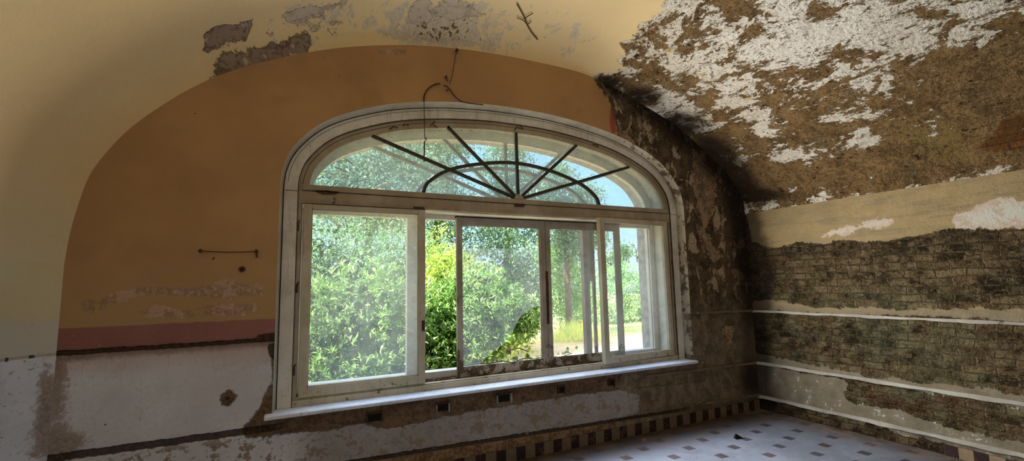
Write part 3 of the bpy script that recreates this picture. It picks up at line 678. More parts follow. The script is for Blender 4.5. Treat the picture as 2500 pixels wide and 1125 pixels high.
# outer frame
MB().ring(opening(.136,.72), opening(.209,.72), 4.362, 4.415).build('outer_frame', M_BOX, win)
MB().ring(opening(.209,.72), opening(.222,.72), 4.385, 4.43).build('outer_bead', M_BOX, win)
MB().box(.2, 4.10, 4.362, 4.43, .728, .800).box(.2, 4.10, 4.415, 4.62, .70, .775).build('outer_sill', M_SILL, win)
MB().box(.2, 4.10, 4.362, 4.42, 2.255, 2.452).build('outer_transom', M_BOX, win)
MB().box(1.07, 1.165, 4.362, 4.42, .79, 2.26).build('outer_mullion', M_BOX, win)
MB().box(1.165, 1.21, 4.375, 4.41, .79, 2.26).build('outer_mullion', M_BOX, win)
MB().box(3.085, 3.135, 4.362, 4.42, .79, 2.26).build('outer_mullion', M_POST, win, label='weathered reddish post behind the middle pane')
MB().box(3.135, 3.170, 4.375, 4.41, .79, 2.26).build('outer_mullion', M_OLD, win)
MB().box(3.222, 3.262, 4.39, 4.41, .79, 2.26).build('outer_mullion', M_OLD, win)
MB().box(3.170, 3.222, 4.395, 4.405, 1.62, 2.26).build('outer_mullion', M_OLD, win)

def sash(label, x0, x1, z0, z1, y0, th, sl_, sr_, st_, sb_, mat, pmat, rot=None, pane=None):
    def tf(P):
        if not rot: return P
        hx, hy, a = rot; c, s = math.cos(a), math.sin(a)
        return [(hx+(x-hx)*c-(y-hy)*s, hy+(x-hx)*s+(y-hy)*c, z) for x, y, z in P]
    mb = MB().box(x0, x0+sl_, y0, y0+th, z0, z1).box(x1-sr_, x1, y0, y0+th, z0, z1)
    mb.box(x0+sl_, x1-sr_, y0+.002, y0+th-.002, z1-st_, z1-.001).box(x0+sl_, x1-sr_, y0+.002, y0+th-.002, z0+.001, z0+sb_)
    g = .008; bead = MB()
    xa, xb, za, zb = x0+sl_, x1-sr_, z0+sb_, z1-st_
    for q in ((xa,xa+g,za,zb), (xb-g,xb,za,zb), (xa,xb,zb-g,zb), (xa,xb,za,za+g)): bead.box(q[0], q[1], y0+.012, y0+.03, q[2], q[3])
    mb.v = tf(mb.v); bead.v = tf(bead.v)
    o = mb.build('sash', mat, win, bevel=.003, label=label)
    bead.build('glazing_bead', mat, o)
    P = pane or [(xa,za),(xb,za),(xb,zb),(xa,zb)]
    pb = MB().add(tf([(x, y0+.022, z) for x, z in P]), [tuple(range(len(P)))]); pb.build('pane', pmat, o)
    return o
s1 = sash('closed left sash with a dusty pane', .155, 1.172, .757, 2.302, 4.106, .042, .063, .062, .042, .074, M_SASH, M_PANE_L)
s4 = sash('right sash standing slightly ajar', 3.092, 4.134, .748, 2.312, 4.100, .058, .068, .052, .046, .058, M_SASH, M_PANE_R, rot=(4.134, 4.11, math.radians(3.0)))
zt = onY(1130,605,4.222)[2]; zt2 = onY(1322,609,4.222)[2]
brk_ = [(1.558,.835)]+[tuple(onY(u,v,4.222)[[0,2]]) for u, v in ((1152,903),(1180,880),(1205,858),(1232,838),(1256,800),(1272,770),(1300,752),(1328,742))]+[(2.43,zt2),(2.2,zt2+.004),(1.9,zt),(1.558,zt)]
s2 = sash('weathered middle sash with a broken pane', 1.508, 2.494, .757, 2.264, 4.2, .036, .052, .064, .074, .078, M_OLD, M_PANE_M, pane=brk_)
s3 = sash('weathered sash pushed behind the right one', 2.498, 3.492, .757, 2.264, 4.2, .036, .054, .068, .074, .08, M_OLD, M_PANE_C)
a_, b_ = onY(1332,662,4.198), onY(1342,790,4.198)
MB().box(a_[0], a_[0]+.028, 4.194, 4.202, b_[2], a_[2]).build('lock_plate', M_IRON, s2)
k_ = onY(1028,795,4.1); MB().box(1.140, 1.165, 4.098, 4.107, k_[2]-.045, k_[2]+.045).build('lock_plate', M_IRON, s1)

# fan light
fo = opening(.140, 2.34); fi = opening(.19, 2.34)
def topcut(P, z): 
    Q = [tuple(p) for p in P if p[1] > z]; l = min((p for p in P if p[0] < XC), key=lambda p: abs(p[1]-z)); r = min((p for p in P if p[0] > XC), key=lambda p: abs(p[1]-z))
    return [(Q[0][0], z)]+Q+[(Q[-1][0], z)]
fan = MB().ring(fo, fi, 4.112, 4.15).box(XC-HW+.14, XC+HW-.14, 4.104, 4.15, 2.412, 2.460).build('fanlight', M_FRAME, win, bevel=.003, label='fan shaped top light')
hub = np.array([2.142, 2.462])
ends = [(.69,2.945), (1.39,3.125), (2.133,3.165), (2.885,3.115), (3.61,2.935)]
inn = [(1.155,2.462),(1.21,2.57),(1.421,2.705),(1.783,2.800),(2.135,2.835),(2.519,2.795),(2.901,2.685),(3.10,2.56),(3.155,2.461)]
def fan_bars(y, d, w, mat, parent, sx=0, sz=0, nm='glazing_bar'):
    for e in ends: MB().bar(hub+(sx,sz), np.array(e)+(sx,sz), w, d, y).build(nm, mat, parent, bevel=.003)
    c = catmull(inn, 8)+np.array([sx,sz]); t = np.gradient(c, axis=0); t /= np.linalg.norm(t, axis=1)[:,None]; n_ = np.stack([-t[:,1], t[:,0]], 1)*w/2
    MB().ring(c-n_, c+n_, y-.003, y+d).build('curved_glazing_bar', mat, parent)
fan_bars(4.112, .03, .030, M_BAR, fan)
MB().fill([(hub[0]+.05*math.cos(a), hub[1]+.05*math.sin(a)) for a in np.linspace(0, math.pi, 14)], 4.10, 4.13).build('hub', M_FRAME, fan)
P = topcut(opening(.182, 2.44), 2.45); MB().add([(x, 4.128, z) for x, z in P], [tuple(range(len(P)))]).build('pane', M_PANE_F, fan)
ofan = MB().ring(opening(.205, 2.34), opening(.228, 2.34), 4.365, 4.41).build('outer_fanlight', M_BOX, win)
fan_bars(4.372, .03, .034, M_BARO, ofan, 0, .0)
P = topcut(opening(.215, 2.44), 2.45); MB().add([(x, 4.39, z) for x, z in P], [tuple(range(len(P)))]).build('pane', M_PANE_FO, ofan)
# ironmongery
for u, v in ((727,553),(725,703),(717,905),(1640,640)):
    q = onY(u, v, 4.105); MB().tube([(q[0],4.100,q[2]-.035),(q[0],4.100,q[2]+.035)], .009, 8).tube([(q[0],4.102,q[2]+.03),(q[0]+.012,4.095,q[2]+.05)], .005, 6).build('hinge', M_IRON, win)
def hook(pts, y, parent=win, r=.006, nm='window_hook'):
    MB().tube([onY(u, v, y-k) for u, v, k in pts], r, 6).build(nm, M_IRON, parent)
hook([(1068,312,0),(1056,303,.03),(1050,306,.035)], 4.10); hook([(1056,303,.03),(1062,296,.02)], 4.10)
hook([(1256,318,0),(1262,308,.03),(1270,314,.03),(1278,316,.02),(1268,304,.03)], 4.10)
hook([(1446,352,0),(1452,354,.025),(1460,358,.03),(1456,350,.02)], 4.10); hook([(950,315,0),(962,309,.02),(972,312,.02)], 4.10); hook([(985,307,0),(986,303,.02),(998,306,.01)], 4.10)
hook([(815,482,0),(818,487,.02),(817,494,.02),(812,497,.0)], 4.108, r=.004)
q = onY(1268,500,4.1); MB().box(q[0]-.05, q[0]+.05, 4.092, 4.108, q[2]-.018, q[2]+.012).tube([(q[0]-.06,4.09,q[2]-.005),(q[0]+.06,4.09,q[2]-.005)], .007, 6).build('latch', M_IRON, win)
q = onY(790,467,4.1); MB().add([(q[0]-.09,4.1025,q[2]+.004),(q[0]-.01,4.1025,q[2]-.028),(q[0]+.10,4.1025,q[2]-.018),(q[0]+.13,4.1025,q[2]+.006),(q[0]+.02,4.1025,q[2]+.012)], [(0,1,2,3,4)]).build('torn_paint', M_IRON, win)
MB().box(1.06, 1.16, 4.098, 4.104, 2.306, 2.322).build('rust_plate', M_IRON, win)

# ------------------------------------------------------------------ small things in the room
def wire(name, pts, y, r, mat, label, cat, parent=None, seg=6):
    P = [onY(u, v, y) for u, v in pts]
    o = MB().tube(catmull(P, 5) if len(P) > 2 else P, r, seg).build(name, mat, parent, True)
    return tag(o, label, cat) if label else o
hw = wire('hanging_wire', [(1035,236),(1036,290),(1037,338)], 3.975, .0035, M_WIRE, 'thin rusty wire hanging down in front of the arched window', 'wire')
MB().tube([onY(u, v, 3.975) for u, v in ((1037,338),(1041,336),(1041,341),(1036,345),(1036,370),(1035,395))], .006, 6).build('hook', M_IRON, hw)
wire('cobweb', [(1075,204),(1062,206),(1050,213),(1041,222),(1036,234),(1035,246)], 3.985, .007, M_COB, 'dusty brown cobweb strand curling above the hanging wire', 'cobweb')
wire('cobweb', [(1083,208),(1093,212),(1101,222),(1111,235),(1124,246),(1140,251),(1162,254),(1180,256)], 3.985, .005, M_COB, 'dusty cobweb strand drooping to the right over the top of the window casing', 'cobweb')
wire('cobweb', [(1114,128),(1108,160),(1104,185),(1098,205)], 3.988, .0028, M_COB, 'faint vertical cobweb thread below the topmost nail on the far wall', 'cobweb')
wire('string', [(491,613),(560,615.5),(626,614)], 3.985, .0035, M_COB, 'short string stretched level between two nails on the ochre wall', 'string')
def nail(u, v, label, r=.012, y=YW, drop=None):
    q = onY(u, v, y)
    o = MB().tube([(q[0],y+.005,q[2]),(q[0],y-.03,q[2])], r*.6, 8).tube([(q[0],y-.03,q[2]),(q[0],y-.038,q[2])], r, 8)
    if drop: w = onY(drop[0], drop[1], y-.02); o.tube([(q[0],y-.02,q[2]),tuple(w)], r*.5, 6)
    return tag(o.build('nail', M_IRON, None), label, 'nail')
nail(491, 613, 'rusty nail at the left end of the level string on the ochre wall', .014)
nail(626, 614, 'rusty nail at the right end of the level string on the ochre wall', .014, drop=(627,629))
nail(1113, 126, 'topmost rusty nail of the far wall, just under the vault edge', .015)
nail(1087, 190, 'bent nail in the ochre wall between the two cobweb strands', .011, drop=(1093,199))
nail(1090, 223, 'small nail in the ochre wall directly under the bent nail', .009)
pl = onY(591, 657, YW)
o = MB().tube([(pl[0],YW-.004,pl[2]),(pl[0],YW-.012,pl[2])], .022, 12).build('wall_plug', M_IRON, None); tag(o, 'round dark wall plug in the ochre paint below the string', 'plug')
MB().tube([(pl[0],YW-.012,pl[2]),(pl[0],YW-.016,pl[2])], .010, 10).build('plug_hole', M_DARK, o)
labs = ['rusty iron bracket socket under the sill, furthest left of the row', 'rusty bracket socket with a flaking plaster lip, second from the left under the sill', 'widest bracket socket, with pale metal sides, middle of the row under the sill', 'narrow dark bracket socket, second from the right under the sill', 'small black bracket socket furthest right in the row under the sill']
for i, ((u, v), w, h) in enumerate(zip(((914,1018),(1080,994),(1229,971),(1369,951),(1491,934)), (.105,.10,.125,.065,.062), (.062,.062,.068,.06,.055))):
    q = onY(u, v, YW); t = .010
    r = empty('bracket_socket', (q[0], YW, q[2]), label=labs[i], cat='bracket', group='bracket sockets under the window sill')
    x0, x1, z0, z1 = q[0]-w/2, q[0]+w/2, q[2]-h/2, q[2]+h/2; m_ = M_LIGHTMETAL if i in (1, 2) else M_IRON
    MB().box(x0, x1, YW-.003, YW+.02, z0, z1).build('recess_shade', M_DARK, r)  # dark plate stands in for the shade inside the socket
    for nm, (a, b, c, d) in (('side_plate', (x0-t,x0,z0,z1)), ('side_plate', (x1,x1+t*(2 if i == 2 else 1),z0-.01,z1))): MB().box(a, b, YW-.022, YW+.02, c, d).build(nm, m_, r)
    MB().box(x0-t, x1+t, YW-.02, YW+.02, z1, z1+t).build('top_plate', M_IRON, r)
q = onZ(1804,1070,0); o = MB().add([(q[0]-.05,q[1]-.01,0),(q[0]+.04,q[1]-.03,0),(q[0]+.05,q[1]+.03,0),(q[0]-.03,q[1]+.04,0),(q[0]-.045,q[1]+.0,.055),(q[0]-.01,q[1]+.03,.04),(q[0]+.045,q[1]+.0,.006)], [(0,1,6,4),(1,2,6),(2,3,5,6),(3,0,4,5),(4,6,5),(3,2,1,0)]).build('rubble_chip', M_DARK, None); tag(o, 'black wedge shaped chip of rubble lying on the terrazzo floor', 'debris')
q = onZ(1573,1076,0); o = MB().add([(q[0]-.035,q[1]-.02,0),(q[0]+.03,q[1]-.02,0),(q[0]+.035,q[1]+.02,0),(q[0]-.02,q[1]+.03,0),(q[0],q[1],.035)], [(0,1,4),(1,2,4),(2,3,4),(3,0,4),(3,2,1,0)]).build('plaster_chip', M_RAILD, None); tag(o, 'small brown plaster chip on the floor near the tiled skirting', 'debris')
a, b = onY(1698,987,3.992), onY(1714,979,3.965); o = MB().tube([a,(a+b)/2+[0,0,.004],b], [.006,.011,.005], 6).build('wood_splinter', M_RAILD, None); tag(o, 'broken wood splinter sticking out at the end of the lowest rail', 'splinter')
def vpt(u, v, dz=.02):
    s_, y_ = pV([(u, v)])[0]; i = np.searchsorted(sl, s_)-1; i = max(0, min(i, len(SP)-2)); f = (s_-sl[i])/(sl[i+1]-sl[i]); g_ = min(max((YW-y_)/FR, 0), 1); q = SP[i]*(1-f)+SP[i+1]*f+no[i]*(rr[i]*math.sqrt(max(0, 1-(1-g_)**2))-dz)
    return np.array([q[0], y_, q[1]])
def vtube(pts, r): return MB().tube(catmull([vpt(*p) for p in pts], 4), r, 6)
o = vtube([(1262,5),(1272,22),(1282,42),(1288,58),(1300,80),(1313,96)], .006); o.v += []
ob = o.build('cobweb', M_COB, None, True); tag(ob, 'dark cobweb clump hanging from the cream vault near its crown', 'cobweb')
for pts in ([(1280,42),(1290,34),(1301,27)], [(1284,52),(1276,44),(1262,38)], [(1286,56),(1294,50),(1296,46)]): vtube(pts, .004).build('strand', M_COB, ob)

# ------------------------------------------------------------------ outdoors
GZ = -.9
def leaf_mat(name, cols, trans=.35, rough=.45, spec=.5):
    g = G(name); ge = g.n('ShaderNodeNewGeometry'); r = g.n('ShaderNodeValToRGB'); g.t.links.new(ge.outputs['Random Per Island'], r.inputs[0])
    e = r.color_ramp.elements
    while len(e) < len(cols): e.new(.5)
    for i, c in enumerate(cols): e[i].position = i/(len(cols)-1); e[i].color = c
    b = g.n('ShaderNodeBsdfPrincipled'); g.t.links.new(r.outputs[0], b.inputs['Base Color']); b.inputs['Roughness'].default_value = rough; b.inputs['Specular IOR Level'].default_value = spec
    t = g.n('ShaderNodeBsdfTranslucent'); g.t.links.new(r.outputs[0], t.inputs[0])
    m = g.n('ShaderNodeMixShader'); m.inputs[0].default_value = trans; g.t.links.new(b.outputs[0], m.inputs[1]); g.t.links.new(t.outputs[0], m.inputs[2])
    g.t.links.new(m.outputs[0], g.out.inputs[0]); return g.m
def unit(a): return a/(np.linalg.norm(a, axis=-1, keepdims=True)+1e-9)
def leaf_geo(base, d, L, W, lift=.12):
    n = len(base); d = unit(d); s = unit(np.cross(d, RNG.normal(size=(n,3))*.35+np.array([0,0,1.]))); up = np.cross(s, d)
    L = np.broadcast_to(L, (n,))[:,None]; W = np.broadcast_to(W, (n,))[:,None]
    mid = base+d*L*.5
    P = np.stack([base, mid+s*W*.5+up*L*lift, base+d*L-up*L*.06, mid-s*W*.5+up*L*lift], 1).reshape(-1,3)
    return P, np.arange(4*n).reshape(n,4)
def shell(blobs, n, inner=.75):
    """random points near the surface of ellipsoids: (cx,cy,cz,rx,ry,rz,weight)"""
    w = np.array([b[6] if len(b) > 6 else b[3]*b[5] for b in blobs], float); k = RNG.choice(len(blobs), n, p=w/w.sum())
    d = unit(RNG.normal(size=(n,3))); rad = RNG.uniform(inner, 1.03, n)[:,None]; B = np.array([b[:6] for b in blobs], float)[k]
    lump = 1+.12*np.sin(d[:,:1]*7+k[:,None])+.10*np.sin(d[:,2:]*9+2*k[:,None])
    return B[:,:3]+d*B[:,3:]*rad*lump, unit(d/B[:,3:])
def rosettes(name, blobs, n, k, L, W, mat, parent, inner=.8, spread=1.1):
    c, nr = shell(blobs, n, inner); nr = unit(nr*.8+RNG.normal(size=nr.shape)*.35+np.array([0,0,.45]))
    base = np.repeat(c, k, 0)+RNG.normal(size=(n*k,3))*L*.12; d = np.repeat(nr, k, 0)*RNG.uniform(.2,1.1,(n*k,1))+unit(RNG.normal(size=(n*k,3)))*spread*RNG.uniform(.5,1,(n*k,1))
    P, q = leaf_geo(base, d, RNG.uniform(.6,1.15,n*k)*L, RNG.uniform(.75,1.15,n*k)*W)
    return fast_mesh(name, P, q, mat, parent)
def clumps(name, blobs, n, k, spread, L, W, mat, parent, inner=.55, droop=0.):
    c, nr = shell(blobs, n, inner)
    off = RNG.normal(size=(n*k,3))*spread; off[:,2] *= .7
    base = np.repeat(c, k, 0)+off; base[:,2] -= droop*np.abs(RNG.normal(size=n*k))*spread*2
    d = RNG.normal(size=(n*k,3))+np.repeat(nr, k, 0)*.6+np.array([0,0,-droop])
    P, q = leaf_geo(base, d, RNG.uniform(.6,1.3,n*k)*L, RNG.uniform(.7,1.3,n*k)*W)
    return fast_mesh(name, P, q, mat, parent)
LF_LAUREL = leaf_mat('laurel_leaves', [RGB(60,100,44),RGB(112,160,78),RGB(150,196,100),RGB(206,232,150),RGB(84,134,66)], .34, .24, .9)
LF_FAR = leaf_mat('hazy_far_leaves', [RGB(72,104,92),RGB(104,140,120),RGB(146,178,146),RGB(92,128,110)], .3, .5)  # haze put into the leaf colour as bluish grey
LF_FINE = leaf_mat('fine_leaves', [RGB(78,120,83),RGB(120,166,115),RGB(173,212,149),RGB(105,151,110)], .3, .5)
LF_YEL = leaf_mat('yellow_green_leaves', [RGB(140,176,66),RGB(190,212,92),RGB(216,222,128),RGB(150,190,82),RGB(104,140,56)], .45, .5)
LF_BROWN = leaf_mat('withered_leaves', [RGB(125,120,49),RGB(191,166,64),RGB(93,98,44),RGB(222,191,81)], .3, .6)
LF_DARK = leaf_mat('dark_conifer_needles', [RGB(56,88,64),RGB(88,125,88),RGB(134,169,110),RGB(73,110,78)], .2, .6)
LF_TREE = leaf_mat('sunlit_tree_leaves', [RGB(98,142,86),RGB(151,193,115),RGB(208,237,144),RGB(120,166,103)], .35, .5)
LF_HEDGE = leaf_mat('hedge_foliage', [RGB(112,156,112),RGB(149,193,137),RGB(191,225,159)], .3, .6)
LF_IVY = leaf_mat('ivy_leaves', [RGB(56,88,42),RGB(110,154,51),RGB(81,71,49),RGB(142,191,69)], .3, .4)
LF_GRASS = leaf_mat('dry_grass', [RGB(255,239,142),RGB(227,234,117),RGB(255,255,178),RGB(191,215,110)], .4, .7)
BARK = mat_plain('bark', RGB(70,58,48), RGB(104,90,76), .9, 12, bd=.02)
TWIG = mat_plain('pale_twig', RGB(150,132,112), RGB(112,96,80), .9, 20)
def trunk(parent, x, y, z1, r=.14, lean=0., name='trunk'):
    MB().tube([(x,y,GZ-.1),(x+lean*.4,y,GZ+(z1-GZ)*.5),(x+lean,y,z1)], [r,r*.8,r*.4], 8).build(name, BARK, parent, True)
def plant(name, x, y, label, cat, group=None): return empty(name, (x, y, GZ), label=label, cat=cat, group=group)

# shrubs close to the window
LF_CORE = leaf_mat('shaded_inner_leaves', [RGB(30,52,26),RGB(46,74,36),RGB(60,92,46)], .2, .5, .3)  # dark leaf colour carries the shade inside the shrubs
def stems(o, x, y, n, top, sp):
    for i in range(n):
        a = i*6.28/n; MB().tube([(x+.12*math.cos(a),y+.12*math.sin(a),GZ),(x+sp*.55*math.cos(a),y+sp*.4*math.sin(a),GZ+(top-GZ)*.55),(x+sp*math.cos(a),y+sp*.6*math.sin(a),top)], [.03,.022,.01], 6).build('stem', BARK, o, True)
b1 = plant('laurel_shrub', .95, 6.5, 'big glossy laurel shrub filling the view through the closed left sash', 'shrub', 'shrubs outside the window')
bl = [(.75,6.45,.75,.95,.75,1.15),(1.3,6.7,.62,.75,.7,1.38),(.35,6.3,.2,.8,.6,1.0),(1.25,6.5,-.1,.75,.6,.8),(1.78,6.85,.70,.42,.5,.95),(.2,6.6,.9,.6,.6,1.0),(.7,6.2,-.1,.9,.5,.7)]
rosettes('foliage', bl, 2900, 8, .112, .030, LF_LAUREL, b1, .72, 1.0)
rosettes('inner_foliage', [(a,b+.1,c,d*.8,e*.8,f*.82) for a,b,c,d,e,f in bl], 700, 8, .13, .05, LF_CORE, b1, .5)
stems(b1, .95, 6.5, 6, 1.0, .6)
b2 = plant('laurel_shrub', 2.7, 7.0, 'rounded sunlit laurel shrub behind the broken pane of the middle sash', 'shrub', 'shrubs outside the window')
bl = [(2.85,6.95,1.20,.72,.6,.64),(3.32,7.05,1.10,.60,.55,.50),(2.52,6.8,.75,.5,.5,.78),(3.62,7.1,.95,.36,.4,.36),(2.85,6.85,.80,.40,.4,.40)]
rosettes('foliage', bl, 2000, 8, .108, .030, LF_LAUREL, b2, .72, 1.0)
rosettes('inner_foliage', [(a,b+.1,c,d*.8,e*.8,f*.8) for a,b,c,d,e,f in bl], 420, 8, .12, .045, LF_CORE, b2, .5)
rosettes('yellowing_leaves', [(2.6,6.7,.65,.35,.4,.4),(3.2,6.8,.62,.40,.4,.16)], 130, 8, .09, .036, LF_YEL, b2)
stems(b2, 2.45, 7.0, 6, .9, .4)
b3 = plant('mixed_shrub', 2.4, 7.6, 'yellow green shrub with withered lower leaves in the open gap of the window', 'shrub', 'shrubs outside the window')
rosettes('foliage', [(2.45,7.6,1.35,.42,.5,.78),(2.75,7.9,1.75,.4,.4,.5),(2.25,7.4,1.0,.42,.4,.7)], 800, 8, .092, .032, LF_YEL, b3, .7)
rosettes('glossy_foliage', [(2.15,6.9,.95,.40,.4,.5),(2.2,6.8,.6,.4,.4,.4)], 300, 8, .11, .034, LF_LAUREL, b3, .6)
rosettes('withered_foliage', [(2.2,6.9,.20,.45,.4,.50),(2.45,6.9,.05,.40,.4,.45),(1.9,6.9,.1,.4,.4,.5)], 620, 8, .08, .026, LF_BROWN, b3)
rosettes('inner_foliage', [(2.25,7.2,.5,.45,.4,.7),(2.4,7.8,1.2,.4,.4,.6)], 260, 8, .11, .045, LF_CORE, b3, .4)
stems(b3, 2.3, 7.4, 7, 1.2, .35)
b4 = plant('tall_shrub', 1.2, 9.3, 'tall fine leaved shrub rising behind the laurel at the left sash', 'shrub', 'shrubs outside the window')
clumps('foliage', [(.3,9.3,1.3,.9,.7,1.8),(1.1,9.3,1.3,1.0,.7,1.85),(1.9,9.4,1.3,.9,.7,1.75),(2.5,9.6,1.3,.5,.6,1.6)], 720, 30, .15, .085, .034, LF_FINE, b4, .6)
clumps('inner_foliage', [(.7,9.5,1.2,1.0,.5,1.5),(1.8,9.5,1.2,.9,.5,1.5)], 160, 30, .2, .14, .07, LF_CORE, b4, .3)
trunk(b4, 1.2, 9.3, 1.5, .06, .1)
b5 = plant('leafy_shrub', 3.4, 10.4, 'bright yellow green leafy shrub in the gap beside the middle sash', 'shrub', 'shrubs outside the window')
clumps('foliage', [(3.2,10.4,1.5,.5,.6,1.25),(3.75,10.6,1.45,.5,.5,1.0)], 260, 28, .14, .10, .045, LF_YEL, b5, .65); trunk(b5, 3.4, 10.4, 1.6, .06)
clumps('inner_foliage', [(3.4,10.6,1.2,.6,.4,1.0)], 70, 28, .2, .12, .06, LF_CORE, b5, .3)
# ivy creeping over the outer sill
iv = empty('ivy', (2.3, 4.6, .78), label='dark ivy sprigs creeping over the outer sill below the broken pane', cat='ivy')
st = [np.array([1.75+.1*i, 4.60+.03*math.sin(i), .785+.012*math.sin(i*2.1)]) for i in range(14)]
MB().tube(st, .006, 6).build('stem', BARK, iv, True)
bs = np.array([st[RNG.integers(0,14)]+RNG.normal(size=3)*[.04,.03,.01]+[0,0,.012] for _ in range(46)])
P, q = leaf_geo(bs, RNG.normal(size=(46,3))*[1,.6,.3]+[0,0,.55], RNG.uniform(.035,.07,46), RNG.uniform(.035,.06,46)); fast_mesh('leaf', P, q, LF_IVY, iv)['kind'] = 'stuff'
sp = empty('creeper_sprig', (2.35, 5.3, .8), label='bright green creeper sprig hanging into view at the bottom of the broken pane', cat='creeper')
pts_ = [onY(u, v, 5.3) for u, v in ((1180,905),(1205,880),(1232,862),(1262,850),(1290,858))]; MB().tube(catmull(pts_, 4), .007, 6).build('stem', BARK, sp, True)
bs = np.array([pts_[RNG.integers(0,5)]+RNG.normal(size=3)*[.09,.08,.06] for _ in range(70)]); P, q = leaf_geo(bs, RNG.normal(size=(70,3)), RNG.uniform(.05,.10,70), RNG.uniform(.03,.05,70)); fast_mesh('foliage', P, q, LF_YEL, sp)

# trees
def tree(name, x, y, ztop, label, blobs, n, k, spread, L, W, mat, r=.16, inner=.5, droop=0., cat='tree', lean=0.):
    t = plant(name, x, y, label, cat, 'trees beyond the shrubs'); trunk(t, x, y, ztop, r, lean)
    clumps('foliage', blobs, n, k, spread, L, W, mat, t, inner, droop); return t
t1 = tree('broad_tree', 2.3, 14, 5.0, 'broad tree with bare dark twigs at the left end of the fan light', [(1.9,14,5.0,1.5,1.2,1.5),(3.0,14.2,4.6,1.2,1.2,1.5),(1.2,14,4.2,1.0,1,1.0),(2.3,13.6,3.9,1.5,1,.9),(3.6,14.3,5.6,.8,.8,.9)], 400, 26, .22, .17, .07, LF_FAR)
for u0, v0, u1, v1 in ((850,410,800,385),(846,420,790,400),(860,400,815,375),(852,430,792,425),(830,395,812,372)):
    MB().tube([onY(u0,v0,13.2),(onY(u0,v0,13.2)+onY(u1,v1,13.2))/2+[0,0,.04],onY(u1,v1,13.2)], [.03,.022,.01], 6).build('bare_branch', BARK, t1, True)
MB().tube(catmull([onY(u, v, 12.8) for u, v in ((915,462),(925,454),(940,448),(955,446))], 4), .035, 6).build('pale_branch', TWIG, t1, True)
t2 = tree('drooping_conifer', 5.0, 16, 7.8, 'tall conifer with drooping boughs left of centre in the fan light', [(4.6,16,6.6,.9,.8,1.0),(4.9,16,5.2,1.0,.8,1.0),(5.1,16,3.8,1.1,.9,1.0),(4.9,16,7.8,.6,.6,.8),(5.9,16.2,7.2,.35,.4,.7)], 300, 26, .22, .19, .06, LF_DARK, droop=.8)
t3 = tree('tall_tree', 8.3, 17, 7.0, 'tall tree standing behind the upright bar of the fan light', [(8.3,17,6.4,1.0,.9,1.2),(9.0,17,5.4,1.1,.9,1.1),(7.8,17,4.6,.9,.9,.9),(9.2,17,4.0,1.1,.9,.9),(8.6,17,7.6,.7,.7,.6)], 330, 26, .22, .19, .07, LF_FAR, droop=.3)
t5 = tree('dark_evergreen', 7.2, 15, 2.6, 'dense dark evergreen above the broken edge of the middle pane', [(6.6,15,2.3,1.2,1,1.5),(7.8,15.2,2.2,1.1,1,1.5),(7.2,15,.9,1.6,1,1.4),(8.4,15.3,1.3,.8,.8,1.5)], 420, 26, .2, .16, .06, LF_DARK, inner=.6)
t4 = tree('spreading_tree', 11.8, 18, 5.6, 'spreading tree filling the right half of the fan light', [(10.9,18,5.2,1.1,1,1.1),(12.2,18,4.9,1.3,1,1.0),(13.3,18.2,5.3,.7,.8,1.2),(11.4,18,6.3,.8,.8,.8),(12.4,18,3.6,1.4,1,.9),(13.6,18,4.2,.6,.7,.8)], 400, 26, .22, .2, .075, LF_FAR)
t6 = tree('sunlit_tree', 12.0, 19, 2.8, 'sunlit tree with a forked pale trunk behind the second dusty pane', [(12.0,19,2.9,1.1,1,1.0),(12.6,19,1.7,1.0,1,1.0),(11.8,19,.8,1.0,.9,1.1),(12.9,19,.3,.8,.8,1.1)], 330, 26, .2, .17, .075, LF_TREE, r=.08)
MB().tube([onY(1374,652,17.6),onY(1380,668,17.6),onY(1386,690,17.6)], [.05,.06,.06], 6).build('pale_branch', TWIG, t6, True)
t7 = tree('conifer', 21.3, 26, 3.6, 'small bushy conifer standing against the sky behind the right sash', [(21.0,26,2.9,.9,.7,.6),(21.7,26,3.6,.7,.6,.5),(20.6,26,2.2,.9,.7,.6)], 90, 26, .22, .24, .09, LF_DARK)
hd = plant('hedge', 18.5, 22.5, 'tall pale green hedge across the lawn behind the right sash', 'hedge')
clumps('foliage', [(17.2,22.5,.6,1.1,.8,1.7),(18.6,22.6,.9,1.1,.8,1.9),(19.9,22.8,.7,1.1,.8,1.7),(21.2,23,.5,1.1,.8,1.5),(16.0,22.3,.2,.9,.8,1.3)], 420, 26, .2, .16, .075, LF_HEDGE, hd, .8)
MB().tube([(18.5,22.5,GZ),(18.5,22.5,1.6)], .1, 8).build('trunk', BARK, hd, True)
bt_ = empty('bare_tree', (27.2, 30, GZ), label='leafless twiggy tree against the sky beside the outer reveal', cat='tree', group='trees beyond the shrubs')
MB().tube([(27.2,30,GZ),(27.1,30,2.0),(26.9,30,4.5)], [.12,.08,.03], 6).build('trunk', BARK, bt_, True)
for pts in ([(1556,640),(1552,610),(1544,590)], [(1556,632),(1562,605),(1560,580)], [(1553,618),(1558,600),(1566,596)], [(1548,600),(1540,596),(1536,604)], [(1560,600),(1568,585),(1566,575)]):
    MB().tube([onY(u, v, 30) for u, v in pts], [.05,.035,.02], 5).build('branch', BARK, bt_, True)
